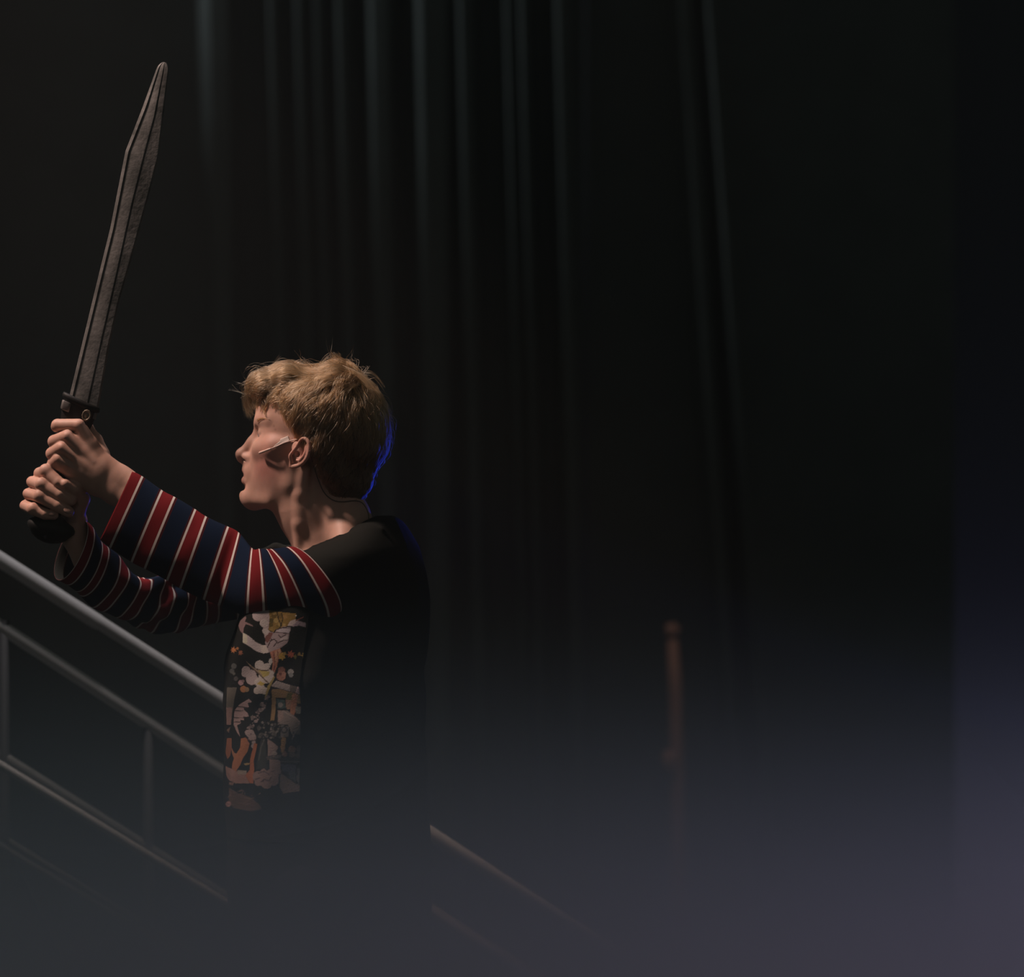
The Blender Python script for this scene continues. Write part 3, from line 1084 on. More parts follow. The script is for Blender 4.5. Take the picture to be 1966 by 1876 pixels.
# ---- lower part
poly(crl([(760, 20), (900, 30), (1330, 150), (1320, 260), (1150, 240), (1000, 160), (820, 150), (820, 300), (800, 500), (740, 500), (760, 250)]), (.26, .18, .09))
poly(crl([(1000, 70), (1080, 90), (1040, 200), (970, 170)]), (.12, .12, .04))
poly(crl([(830, 170), (960, 190), (970, 310), (850, 320)]), (.06, .10, .10))
circ(890, 260, 38, (.24, .24, .24), False)
poly(crl([(970, 180), (1060, 190), (1060, 320), (980, 330)]), (.26, .17, .12))
circ(1105, 140, 50, (.38, .2, .13), False)
poly(crl([(1050, 190), (1140, 190), (1130, 340), (1080, 440), (1030, 390)]), (.32, .16, .10))
poly(crl([(1120, 290), (1310, 270), (1340, 330), (1270, 380), (1120, 400)]), (.15, .16, .15))
poly(crl([(850, 340), (1000, 350), (1310, 610), (1290, 680), (1150, 710), (1040, 640), (1000, 560), (850, 560)]), (.20, .185, .18))
poly(crl([(850, 340), (930, 370), (940, 470), (860, 520)]), (.26, .21, .20))
stroke(crl([(920, 350), (1080, 440), (1310, 610)]), 0.9, (.32, .28, .27))
# grey box with round lettering
poly(crl([(900, 560), (1020, 590), (1010, 740), (890, 750)]), (.15, .15, .15))
SH.append(('ring', (425 + 945 / 7.817, 1320 + 635 / 7.817, 5.6, 1.6), (.04, .04, .04)))
stroke(crl([(1040, 640), (1080, 720)]), 1.2, (.24, .23, .22)); stroke(crl([(1120, 640), (1060, 780)]), 1.2, (.24, .23, .22))
# figure shapes below
poly(crl([(700, 770), (790, 830), (860, 900), (800, 1000), (700, 1050)]), (.27, .22, .22))
poly(crl([(910, 740), (970, 760), (960, 900), (920, 1040), (890, 900)]), (.30, .2, .08))
for x, y, r, c in ((1060, 930, 55, (.26, .17, .14)), (1180, 920, 55, (.13, .12, .11)), (1240, 1000, 45, (.15, .14, .14)), (950, 1000, 40, (.22, .14, .10)),
                   (1060, 1010, 45, (.15, .12, .10)), (1150, 1020, 40, (.12, .11, .1)), (800, 1000, 42, (.30, .28, .28))):
    circ(x, y, r, c, False)
for i in range(5):
    stroke(crl([(680, 1040 + 14 * i), (890, 1010 + 12 * i)]), 0.7, (.20, .18, .18) if i % 2 else (.05, .05, .05))
stroke(crl([(900, 1075), (1290, 1080)]), 2.2, (.03, .035, .04)); stroke(crl([(900, 1110), (1290, 1115)]), 1.0, (.12, .12, .13))
poly(crl([(900, 1150), (1120, 1170), (1100, 1260), (920, 1260)]), (.09, .11, .19))
poly(crl([(1000, 1260), (1110, 1260), (1120, 1420), (1030, 1360)]), (.10, .14, .18))
poly(crl([(1140, 1210), (1310, 1220), (1320, 1290), (1240, 1290), (1140, 1280)]), (.13, .16, .19))
SH.append(('e', (425 + 1185 / 7.817, 1320 + 1360 / 7.817, 7.0, 11.5), (.16, .18, .21)))
poly(crl([(890, 1290), (960, 1330), (1120, 1450), (1300, 1490), (1290, 1540), (930, 1590), (880, 1500)]), (.26, .23, .23))
poly(crl([(730, 1080), (880, 1090), (900, 1280), (820, 1330), (730, 1240)]), (.26, .21, .21))
# skeletal speckled limb
rs = np.random.RandomState(5)
for i in range(46):
    t = i / 45
    x = 720 - 330 * t + rs.uniform(-35, 35); y = 120 + 560 * t + rs.uniform(-30, 30)
    circ(x, y, rs.uniform(9, 24), tuple(np.array((.30, .26, .27)) * rs.uniform(.35, 1.1)), False)
for i in range(60):
    circ(rs.uniform(540, 900), rs.uniform(520, 760), rs.uniform(8, 22), tuple(np.array((.16, .16, .155)) * rs.uniform(.3, 1.2)), False)
for x, y, r in ((440, 690, 62), (470, 750, 60), (400, 680, 40), (490, 820, 30), (480, 880, 30)):
    circ(x, y, r, (.38, .33, .34), False)
stroke(crl([(390, 770), (440, 800), (520, 790)]), 1.0, (.1, .07, .07)); circ(450, 700, 10, (.1, .08, .08), False)
poly(crl([(600, 780), (660, 770), (680, 1000), (700, 1230), (530, 1230), (560, 1000)]), (.045, .05, .045))
stroke(crl([(650, 780), (600, 900), (570, 1080)]), 1.2, (.11, .12, .11))
# feathery wing
poly(crl([(190, 560), (200, 350), (280, 250), (420, 170), (470, 220), (400, 230), (420, 290), (340, 290), (350, 340), (400, 380), (420, 440), (330, 440),
          (350, 490), (290, 490), (300, 540), (240, 570), (290, 740), (250, 690)]), (.36, .28, .29))
for q in ([(200, 450), (350, 460)], [(210, 350), (330, 350)], [(250, 290), (400, 300)], [(200, 520), (290, 520)]):
    stroke(crl(q), 1.0, (.09, .07, .07))
poly(crl([(440, 440), (480, 410), (490, 460), (460, 500)]), (.18, .16, .16))
# left edge shapes
poly(crl([(90, 0), (240, 0), (200, 180), (170, 400), (150, 560), (90, 560), (80, 300)]), (.12, .115, .10))
poly(crl([(80, 300), (170, 300), (150, 560), (85, 560)]), (.27, .19, .18))
poly(crl([(85, 640), (140, 590), (120, 680)]), (.2, .15, .12))
# orange limbs
poly(crl([(300, 770), (370, 750), (430, 840), (400, 960), (330, 1060), (290, 1160), (220, 1270), (160, 1270), (170, 1140), (210, 1030), (290, 900)]), (.40, .18, .09))
poly(crl([(150, 880), (200, 980), (240, 1000), (200, 1080), (170, 1000)]), (.36, .18, .10))
poly(crl([(90, 760), (160, 760), (160, 900), (140, 1020), (100, 1080), (70, 980)]), (.34, .15, .09))
poly(crl([(500, 830), (545, 850), (520, 980), (490, 1100), (500, 1240), (490, 1440), (440, 1440), (360, 1320), (430, 1240), (440, 1060)]), (.44, .17, .08))
poly(crl([(340, 1140), (440, 1130), (420, 1160), (360, 1170)]), (.42, .33, .15))
# pale rosy band below
poly(crl([(70, 1180), (160, 1220), (230, 1260), (360, 1250), (370, 1330), (430, 1440), (220, 1440), (120, 1390), (80, 1320)]), (.36, .24, .22))
poly(crl([(250, 1240), (380, 1250), (380, 1300), (250, 1310)]), (.36, .33, .29))
for x, y, r in ((560, 1340, 85), (660, 1370, 110), (760, 1330, 105), (680, 1430, 90), (560, 1420, 60), (790, 1400, 75), (640, 1270, 50)):
    circ(x, y, r, (.31, .24, .24), False)
for q in ([(560, 1290), (640, 1260), (720, 1300)], [(600, 1420), (640, 1380), (720, 1400), (760, 1340)], [(520, 1380), (580, 1360)], [(740, 1270), (800, 1250)]):
    stroke(crl(q), 1.0, (.10, .07, .07))
circ(632, 1400, 16, (.1, .06, .05), False)
poly(crl([(120, 1420), (200, 1430), (180, 1470), (120, 1460)]), (.26, .18, .16))
poly(crl([(120, 1500), (260, 1590), (420, 1640), (560, 1740), (620, 1820), (440, 1860), (260, 1820), (120, 1760)]), (.13, .09, .075))
circ(112, 1750, 42, (.42, .28, .3), False)
for i in range(26):
    x = rs.uniform(140, 560); y = 1560 + rs.uniform(0, 260)
    stroke(crl([(x, y), (x + rs.uniform(-90, 90), y + rs.uniform(-50, 50))]), 0.7, (.20, .15, .13))


def in_poly(x, y, pts):
    ins = np.zeros(x.shape, bool)
    n = len(pts); j = n - 1
    for i in range(n):
        xi, yi = pts[i]; xj, yj = pts[j]
        c = ((yi > y) != (yj > y)) & (x < (xj - xi) * (y - yi) / ((yj - yi) if yj != yi else 1e-9) + xi)
        ins ^= c
        j = i
    return ins


def paint(x, y):
    col = np.tile(np.array([0.0135, 0.0145, 0.013]), (len(x), 1))
    for kind, g, c in SH:
        if kind == 'p':
            m_ = in_poly(x, y, g)
        elif kind == 'c':
            m_ = (x - g[0]) ** 2 + (y - g[1]) ** 2 < g[2] ** 2
        elif kind == 'e':
            m_ = ((x - g[0]) / g[2]) ** 2 + ((y - g[1]) / g[3]) ** 2 < 1
        elif kind == 'ring':
            m_ = abs(np.sqrt((x - g[0]) ** 2 + (y - g[1]) ** 2) - g[2]) < g[3]
        else:
            pts, wd = g
            m_ = np.zeros(len(x), bool)
            for i in range(len(pts) - 1):
                a = pts[i]; d = pts[i + 1] - a
                t = np.clip(((x - a[0]) * d[0] + (y - a[1]) * d[1]) / (d @ d + 1e-9), 0, 1)
                m_ |= (x - a[0] - t * d[0]) ** 2 + (y - a[1] - t * d[1]) ** 2 < wd ** 2
        col[m_] = c
    return col


npy, nph = 400, 460
pys = np.linspace(1150, 1600, npy)
phs = np.linspace(math.radians(92), math.radians(-92), nph)
PY, PH = np.meshgrid(pys, phs, indexing='ij')
A = sm_interp(_A, PY); Bw = sm_interp(TAB[:, 3], PY); cx = sm_interp((TAB[:, 1] + TAB[:, 2]) / 2, PY)
r0 = 1.0 / np.sqrt((np.cos(PH) / A) ** 2 + (np.sin(PH) / Bw) ** 2)
r0 = (r0 + shirt_wave(PH, PY) + 1.6) / S
a_, b_ = r0 * np.cos(PH), r0 * np.sin(PH)
X = (cx - 983) / S + a_ * FW[0] + b_ * NR[0]
Y = a_ * FW[1] + b_ * NR[1]
Z = CAMZ - (PY - 938) / S
V = np.stack([X, Y, Z], -1).reshape(-1, 3)
kk = (DIST + V[:, 1]) / DIST
# artwork coordinate: across the cloth from the side seam to the front; the far half repeats it mirrored
Vn = V.copy()
farm = (PH.reshape(-1) < 0)
al = np.abs(b_.reshape(-1))
Xn = (cx.reshape(-1) - 983) / S + a_.reshape(-1) * FW[0] + al * NR[0]
Yn = a_.reshape(-1) * FW[1] + al * NR[1]
kk = (DIST + Yn) / DIST
u_ = 983 + Xn * S / kk
v_ = 938 + (CAMZ - V[:, 2]) * S / kk
# past the front silhouette the artwork keeps running round the chest
gi = np.arange(npy)[:, None] * nph + np.arange(nph)[None, :]
F = np.stack([gi[:-1, :-1], gi[1:, :-1], gi[1:, 1:], gi[:-1, 1:]], -1).reshape(-1, 4)
panel = finish_mesh('printed_front_panel', V, F, shirt, M['print'], np.maximum(paint(u_, v_) * 0.8, 0.010))
sol = panel.modifiers.new('thickness', 'SOLIDIFY'); sol.thickness = 0.0008; sol.offset = -1
panel['label'] = 'collage print on the front of the shirt'


# ------------------------------------------------------------------ striped sleeves
def sleeve(name, secs, sub=7, n=72, fold=None, lab=None):
    """secs rows: U, Tx,Ty, Bx,By, depth, depth radius, bow"""
    c = catmull(secs, sub)
    V, F, UVc = [], [], []

    def ring(row, scale=1.0, shift=0.0):
        U, tx, ty, bx, by, d, rd, bow = row
        T = PD(tx, ty, d); Bt = PD(bx, by, d)
        Mc = (T + Bt) / 2; u = (T - Bt) / 2
        kk_ = 1 + d / S / DIST
        nrp = np.array([bow / S * kk_, -rd / S, 0.0])
        out_ = []
        for k_ in range(n):
            an = 2 * math.pi * k_ / n
            fd = fold(U, an) if fold else 0.0
            q = Mc + (math.cos(an) * u + math.sin(an) * nrp) * (scale + fd)
            out_.append(q)
        return out_
    rows = []
    r0_ = c[0].copy()
    for sc_, du in ((0.93, 0.9), (0.94, 0.35), (0.955, 0.08), (0.985, 0.0)):
        rr = c[0] + (c[min(sub, len(c) - 1)] - c[0]) * du
        rr = rr.copy(); rows.append((ring(rr, sc_), 1.5))
    for i in range(len(c)):
        rows.append((ring(c[i]), c[i][0]))
    for j, (rg, U) in enumerate(rows):
        V += rg
    for j in range(len(rows) - 1):
        for k_ in range(n):
            k2 = (k_ + 1) % n
            F.append((j * n + k_, j * n + k2, (j + 1) * n + k2, (j + 1) * n + k_))
    me = mesh_np(name, V, F)
    uvl = me.uv_layers.new(name='UVMap')
    us = np.array([rows[i // n][1] for i in range(len(V))])
    li = np.empty(len(me.loops), np.int32); me.loops.foreach_get('vertex_index', li)
    uvs = np.zeros((len(li), 2), np.float32); uvs[:, 0] = us[li]; uvs[:, 1] = (li % n) / n
    uvl.data.foreach_set('uv', uvs.ravel())
    o_ = link(name, me, person, M['knit'])
    me.materials.append(M['black_cotton'])
    mi = np.zeros(len(me.polygons), np.int32); mi[:3 * n] = 1  # inside of the cuff coloured black in place of its shade
    me.polygons.foreach_set('material_index', mi)
    if lab: o_['label'] = lab
    return o_


def nfold(U, an):
    s_ = 0.012 * math.sin(U * 2.1 + 3 * an) + 0.010 * math.sin(2 * an + U)
    # pinch where the sleeve folds at the crook of the shoulder
    s_ += 0.02 * math.exp(-((U - 4.6) / .5) ** 2) * math.sin(5 * an) + 0.035 * math.exp(-((U - 7.6) / 0.6) ** 2) * math.sin(4 * an + 0.6)
    s_ += 0.02 * math.exp(-((U - 11) / 2.0) ** 2) * math.sin(6 * an + U * 0.7)
    return s_


NS = [
    [0.12, 253.7, 905, 192, 1036, -28, 42, 5],
    [1, 273, 916, 211, 1052, -31, 42, 4],
    [2, 311, 941, 253, 1078, -36, 42, 3],
    [3, 335, 954, 278, 1092, -40, 42, 3],
    [4, 375, 978, 320, 1116, -46, 42, 3],
    [5, 396, 990, 346, 1130, -50, 42, 3],
    [6, 438, 1011, 391, 1152, -58, 42, 2],
    [7, 458, 1024, 420, 1162, -64, 42, 4],
    [8, 484, 1053, 475, 1181, -106, 56, 2],
    [9, 497, 1054, 506, 1185, -128, 56, 6],
    [10, 511, 1055, 556, 1191, -150, 58, 14],
    [11, 519, 1054, 583, 1192, -164, 58, 20],
    [12, 551, 1051, 627, 1193, -184, 56, 22],
    [13, 566, 1051, 649, 1177, -194, 52, 28],
    [13.4, 574, 1055, 648, 1172, -186, 44, 26]]
NS = [r_[:] for r_ in NS]
sleeve('left_sleeve', NS, 8, 80, nfold, 'striped left sleeve nearer the camera')


def ffold(U, an):
    s_ = 0.02 * math.sin(U * 1.7 + 2 * an)
    s_ += 0.06 * math.exp(-((U - 4.8) / 1.5) ** 2) * math.sin(4 * an + U * 1.9)
    q_ = math.sin(4 * an + U * 1.5)
    s_ += 0.13 * math.exp(-((U - 9.0) / 2.8) ** 2) * (abs(q_) ** 0.7 * (1 if q_ > 0 else -1))
    s_ += 0.05 * math.exp(-((U - 9.0) / 2.4) ** 2) * math.sin(7 * an - U * 2.9)
    return s_


FS = [
    [0, 158, 998, 114, 1114, 34, 52, 29],
    [1, 171, 1009, 131, 1122, 38, 52, 29],
    [2, 188, 1034, 148, 1136, 46, 50, 27],
    [3, 200, 1046, 159, 1146, 52, 48, 26],
    [4, 223, 1068, 181, 1164, 62, 46, 26],
    [5, 242, 1088, 195, 1172, 72, 44, 24],
    [6, 264, 1106, 221, 1186, 82, 44, 22],
    [7, 282, 1108, 240, 1193, 90, 46, 24],
    [8, 304, 1104, 270, 1202, 98, 48, 26],
    [9, 324, 1101, 292, 1207, 106, 50, 28],
    [10, 343, 1101, 326, 1212, 116, 50, 28],
    [11, 360, 1110, 346, 1211, 124, 50, 26],
    [12, 380, 1112, 384, 1204, 136, 48, 20],
    [13, 402, 1104, 414, 1196, 148, 46, 14],
    [14, 440, 1084, 456, 1190, 164, 48, 8],
    [15, 470, 1070, 490, 1182, 174, 48, 4],
    [16, 510, 1056, 530, 1176, 184, 48, 2]]
sleeve('right_sleeve', FS, 7, 72, ffold, 'striped right sleeve farther from the camera')

# ------------------------------------------------------------------ trousers and shoes, below the haze
tr = []
hipz = 0.98
for sgn in (1, -1):
    hp = np.array([(640 - 983) / S, 0, 0.93]) + NR * 0.095 * sgn
    kn = np.array([(630 - 983) / S, 0, 0.50]) + NR * 0.12 * sgn + FW * 0.05 * sgn
    an_ = np.array([(650 - 983) / S, 0, 0.10]) + NR * 0.13 * sgn + FW * 0.06 * sgn
    tr += chain([hp, kn, an_], [0.100, 0.074, 0.064], 'u', 0.03)
tr.append(ell(np.array([(636 - 983) / S, 0, 0.95]), (0.13, 0.17, 0.12), RH, 'u', 0.04))
ft = Field((-0.62, -0.32, 0.03), (0.02, 0.32, 1.08), 0.01)
for p in tr: ft.add(p)
V, F = ft.mesh(); V = laplace(V, F, 2)
finish_mesh('trousers', V, F, person, M['denim'])
for sgn in (1, -1):
    an_ = np.array([(650 - 983) / S, 0, 0.0]) + NR * 0.13 * sgn + FW * 0.06 * sgn
    sh_ = Field(an_ - [0.28, 0.12, -0.0], an_ + [0.12, 0.12, 0.16], 0.006)
    sh_.lo[2] = -0.01
    for p in (ell(an_ + FW * 0.07 + [0, 0, 0.045], (0.145, 0.048, 0.045), RH, 'u', 0.02),
              cap(an_ + [0, 0, 0.06], 0.05, an_ + [0, 0, 0.12], 0.048, 'u', 0.02)):
        sh_.add(p)
    V, F = sh_.mesh()
    V[:, 2] = np.maximum(V[:, 2], 0.0)
    finish_mesh('shoe', V, F, person, M['shoe'])

# ------------------------------------------------------------------ sword
sword = empty('sword', PD(155, 772, 0))
AX = np.array([0.230, 0.0, 0.973]); AX /= np.linalg.norm(AX)
NX = np.array([AX[2], 0.0, -AX[0]])          # towards the right edge
G0 = PD(155, 772, 0)


def SW(s_, n_, d_):
    return G0 + (AX * s_ + NX * n_ + np.array([0, 1.0, 0]) * d_) / S


def sn(px, py):
    p = (np.array([px - 155, 0, -(py - 772)]))
    return p @ AX, p @ NX


Lp = sorted(sn(*q) for q in ((133, 762), (192, 518), (212, 437), (241, 290), (273, 208), (303, 125), (308, 114)))
Rp_ = sorted(sn(*q) for q in ((189, 784), (210, 664), (230, 575), (253.5, 494), (289, 364), (305, 301), (314, 225), (319.5, 175), (325.5, 122)))
Mp = sorted(sn(*q) for q in ((170, 776), (198, 648), (226, 525), (257, 384), (281, 289), (299, 222), (316, 128)))
L_ = np.array(Lp); R_ = np.array(Rp_); M_ = np.array(Mp)
smax = 672.0
st = np.concatenate([np.linspace(-18, 655, 90), smax - 17 * (1 - np.sin(np.linspace(0.15, 1, 8) * math.pi / 2))])
V, F = [], []
prof_n = None
for s_ in st:
    l = np.interp(s_, L_[:, 0], L_[:, 1]); r_ = np.interp(s_, R_[:, 0], R_[:, 1]); m_ = np.interp(s_, M_[:, 0], M_[:, 1])
    if s_ > 655:
        q = math.sqrt(max(0.0, 1 - ((s_ - 655) / 17.5) ** 2)); mid = (l + r_) / 2
        l = mid + (l - mid) * q; r_ = mid + (r_ - mid) * q; m_ = mid + (m_ - mid) * q
    wd = r_ - l
    sc_ = min(1.0, wd / 40)
    shr = lambda n_: s_ - 0.24 * n_ * max(0, 1 - (s_ + 18) / 60)       # slanted seating in the guard
    fr_ = [(l, 0), (l + 1.2 * sc_, -5 * sc_), (l + 6.5 * sc_, -8 * sc_), (l + 8.5 * sc_, -6.0 * sc_), (l + 10.5 * sc_, -7.2 * sc_), (m_ - 2.2 * sc_, -9.5 * sc_), (m_, -7.2 * sc_),
           (m_ + 2.0 * sc_, -9 * sc_), (r_ - 2.5 * sc_, -9.2 * sc_), (r_ - 0.6 * sc_, -5 * sc_), (r_, 0)]
    bk_ = [(n_, -d_) for n_, d_ in fr_[-2:0:-1]]
    loop = fr_ + bk_
    V += [SW(shr(n_), n_, d_) for n_, d_ in loop]
n = len(loop)
for j in range(len(st) - 1):
    for k_ in range(n):
        k2 = (k_ + 1) % n
        F.append((j * n + k_, j * n + k2, (j + 1) * n + k2, (j + 1) * n + k_))
F.append(tuple(range(n - 1, -1, -1))); F.append(tuple((len(st) - 1) * n + k_ for k_ in range(n)))
blade = obj('blade', V, F, sword, M['blade'])
try:
    blade.data.set_sharp_from_angle(angle=math.radians(28))
except Exception:
    pass


def sw_loft(name, secs, material, n=40, power=2.6, shear=0.2, parent=None):
    V, F = [], []
    for (s_, nc, hw, hd) in secs:
        for k_ in range(n):
            an = 2 * math.pi * k_ / n
            c_, q = math.cos(an), math.sin(an)
            x = math.copysign(abs(c_) ** (2 / power), c_) * hw
            y = math.copysign(abs(q) ** (2 / power), q) * hd
            V.append(SW(s_ - shear * (nc + x), nc + x, y))
    m_ = len(secs)
    for j in range(m_ - 1):
        for k_ in range(n):
            k2 = (k_ + 1) % n
            F.append((j * n + k_, (j + 1) * n + k_, (j + 1) * n + k2, j * n + k2))
    F.append(tuple(range(n))); F.append(tuple((m_ - 1) * n + k_ for k_ in reversed(range(n))))
    return obj(name, V, F, parent or sword, material)


guard = sw_loft('guard', [(4, 1, 33, 14), (5, 1, 37, 18), (1, 1, 38.5, 20), (-4, 1, 38, 20), (-7, 1, 34.5, 18), (-9, 1, 33, 17), (-30, 0, 32, 17), (-46, -1, 29, 16), (-50, -1, 24, 13)], M['black_plastic'])
cl = sw_loft('guard_clip', [(-10, -24, 9.5, 18.2), (-11, -24, 10.5, 19), (-26, -24, 10.2, 19), (-28, -24, 9, 18)], mat('grey_guard_clip', (0.13, 0.115, 0.11), 0.35), power=4, parent=guard)
cl['label'] = 'grey clip on the guard'
# round emblem
ec = SW(0, 0, 0) * 0 + PD(166, 797.5, -17.5)
V, F = [], []
prof = [(0.0, -3.2), (2.0, -3.4), (4.0, -2.6), (5.2, -1.8), (6.5, -2.0), (7.4, -3.6), (8.8, -4.2), (10.0, -3.2), (10.6, 0.5)]
n = 32
for r_, d_ in prof:
    for k_ in range(n):
        an = 2 * math.pi * k_ / n
        wob = 1 + (0.05 * math.sin(12 * an) if r_ > 7 else 0.12 * math.sin(3 * an + r_))
        V.append(ec + (NX * math.cos(an) * r_ * 0.84 * wob + AX * math.sin(an) * r_ * 1.08 * wob + np.array([0, 1.0, 0]) * d_) / S)
for j in range(len(prof) - 1):
    for k_ in range(n):
        k2 = (k_ + 1) % n
        F.append((j * n + k_, j * n + k2, (j + 1) * n + k2, (j + 1) * n + k_))
em = obj('emblem', V, F, guard, M['brass'])
em['label'] = 'round brass emblem'
gs_ = []
for i in range(40):
    s_ = -44 - i * 4.9
    gs_.append((s_, 0, 13.5 + (1.1 if i % 2 else 0), 13.5 + (1.1 if i % 2 else 0)))
sw_loft('grip', gs_, M['grip'], power=2, shear=0)
sw_loft('pommel', [(-222, 0, 14, 13), (-230, 0, 26, 22), (-238, 0, 42, 30), (-245, 0, 46.5, 33), (-251, 0, 46, 33), (-258, 0, 40, 29), (-267, 0, 33, 24), (-274, 0, 22, 17), (-278, 0, 8, 8)],
        M['black_plastic'], power=2.2, shear=0)
v, f = sphere(PD(88, 1031, -24), 4.2 / S, 16, 10)
obj('pommel_glint', v, f, sword, M['steel'])  # bead standing in for the small highlight on the pommel
tag(sword, 'long grey prop sword with a black hilt raised in both hands', 'sword')

# ------------------------------------------------------------------ headset microphone
hm_ = empty('headset_microphone', hit(560, 846))
pts = [hit(x, y, o_) for x, y, o_ in ((572, 845, 3), (563, 846, 3), (556, 847.5, 2), (545, 851, 1.6), (534, 856, 2.2), (524, 860, 3), (514, 864, 4), (502, 868.5, 5))]
pts = catmull(pts, 4)
v, f = tube(pts, 1.15 / S, 8)
obj('boom', v, f, hm_, M['mic'])
v, f = tube([pts[-9], pts[-7], pts[-4], pts[-1], pts[-1] + (pts[-1] - pts[-2]) * 0.4], [1.3 / S, 2.0 / S, 2.4 / S, 2.6 / S, 1.5 / S], 12)
obj('microphone_capsule', v, f, hm_, M['mic'])
top = [(526, 856.5), (532, 852), (537.5, 847.5), (539, 843.6), (546, 840.4), (553.5, 837)]
bot = [(528, 859.5), (535, 857), (541, 854.3), (546, 852), (551.5, 849.5), (557, 847)]
top = catmull(top, 4); bot = catmull(bot, 4)
nt_, nr_ = len(top), 7
V, F = [], []
for i in range(nt_):
    for j in range(nr_):
        q = top[i] + (bot[i] - top[i]) * j / (nr_ - 1)
        V.append(hit(q[0], q[1], 1.6 + (1.0 if j > nr_ - 3 else 0)))
for i in range(nt_ - 1):
    for j in range(nr_ - 1):
        a = i * nr_ + j
        F.append((a, a + 1, a + nr_ + 1, a + nr_))
tp = obj('tape', V, F, hm_, M['tape'])
sol = tp.modifiers.new('thickness', 'SOLIDIFY'); sol.thickness = 0.0006
tp['label'] = 'strip of pale tape on the cheek'
cb = [hit(x, y, 1.3) for x, y in ((594, 866), (599, 884), (604, 902), (611, 922), (621, 944), (633, 957), (646, 963), (660, 964), (674, 962.5))]
q = cb[-1]
cb += [q + (P(a, b_, 0) - P(674, 962.5, 0)) + [0, dy, 0] for a, b_, dy in ((684, 962.5, .004), (694, 966, .006), (702, 976, .004), (706.5, 988, 0), (707.5, 1003, -.004))]
cb = catmull(cb, 5)
v, f = tube(cb, 1.05 / S, 8)
obj('cable', v, f, hm_, M['cable'])
tag(hm_, 'thin flesh coloured headset microphone taped to the cheek', 'microphone')

# ------------------------------------------------------------------ hair
HR = []
HR += HE(618, 797, 0, 120, 94, 89, k=0.01)
HR += HE(676, 838, 0, 66, 80, 66, k=0.02)
HR += chain([H(664, 880, 0), H(668, 922, 0), H(664, 950, 0)], [66 / S, 42 / S, 26 / S], 'u', 0.02)
HR += HCh([(612, 862, 60), (640, 905, 42), (655, 945, 22)], [34, 26, 18], k=0.02)
HR += HCh([(508, 744, 0), (511, 745, 32)], [25, 22], k=0.012)
HR += HCh([(548, 728, 0), (552, 732, 40)], [24, 22], k=0.015)
HR += HCh([(648, 726, 0), (650, 736, 40)], [24, 24], k=0.02)
HR += HCh([(572, 800, 66), (574, 822, 72)], [14, 8], k=0.008)
hx_py = np.array([600, 752, 764, 776, 800, 815, 828, 836, 842, 850, 870, 890, 910, 930, 948, 960, 968, 985])
hx_px = np.array([455, 464, 522, 552, 562, 568, 573, 578, 600, 605, 611, 613, 617, 626, 639, 657, 677, 720])


def hair_cut(X):
    rel = X - HC
    a = rel @ FW; b_ = np.abs(rel @ NR)
    px = 618 - (a * CP + b_ * SP) * S
    py = 938 + (CAMZ - X[..., 2]) * S
    # the far half and the fringe keep to the mirrored hairline
    return (px - np.interp(py, hx_py, hx_px)) * 0.75 / S      # >0 keep


fh = Field((lo1[0] + 0.0, -0.13, P(0, 1000)[2]), (hi1[0], 0.13, hi1[2]), 0.0022)
for p in HR: fh.add(p)
axs = [fh.lo[i] + fh.h * np.arange(fh.n[i]) for i in range(3)]
XX = np.stack(np.meshgrid(*axs, indexing='ij'), -1)
cutv = -hair_cut(XX)
pyv = 938 + (CAMZ - XX[..., 2]) * S
cl_ = vnoise(np.stack([XX[..., 0] * 70 + XX[..., 2] * 40, XX[..., 1] * 160, XX[..., 2] * 60], -1), 11) * 0.0022
fh.f = (fh.f + cl_).astype(np.float32)
raw = fh.f.copy()
kq = 0.006
hh = np.clip(0.5 - 0.5 * (cutv - fh.f) / kq, 0, 1)
fh.f = (cutv * (1 - hh) + fh.f * hh + kq * hh * (1 - hh)).astype(np.float32)
Vh, Fh = fh.mesh(); Vh = laplace(Vh, Fh, 2)
M['hair_cap'] = mat('hair_undercoat', (0.06, 0.033, 0.016), 0.7, spec=0.2, var=0.4, vscale=90)
haircap = finish_mesh('hair', Vh, Fh, person, M['hair_cap'])
haircap['label'] = 'tousled light brown hair'
fh.f = raw          # strands follow the uncut volume

rs = np.random.RandomState(42)
fc = Vh[Fh].mean(1)
nrm = np.cross(Vh[Fh[:, 1]] - Vh[Fh[:, 0]], Vh[Fh[:, 2]] - Vh[Fh[:, 0]])
ar = np.linalg.norm(nrm, axis=1)
okf = (fh.sample(fc) > -0.0025)
# roots only on the outside of the hair mass
prob = ar * okf
prob /= prob.sum()
NST = 26000
ri = rs.choice(len(Fh), NST, p=prob)
wq = rs.dirichlet((1, 1, 1, 1), NST)
root = (Vh[Fh[ri]] * wq[:, :, None]).sum(1)
NC = 420
ci = rs.choice(len(Fh), NC, p=prob)
cc = fc[ci]
# nearest clump
cid = np.empty(NST, int)
for i0 in range(0, NST, 2000):
    d2 = ((root[i0:i0 + 2000, None] - cc[None]) ** 2).sum(-1)
    cid[i0:i0 + 2000] = d2.argmin(1)
crown = H(688, 722, 0)
crand = rs.normal(size=(NC, 3))
cph = rs.uniform(0, 6.28, NC)


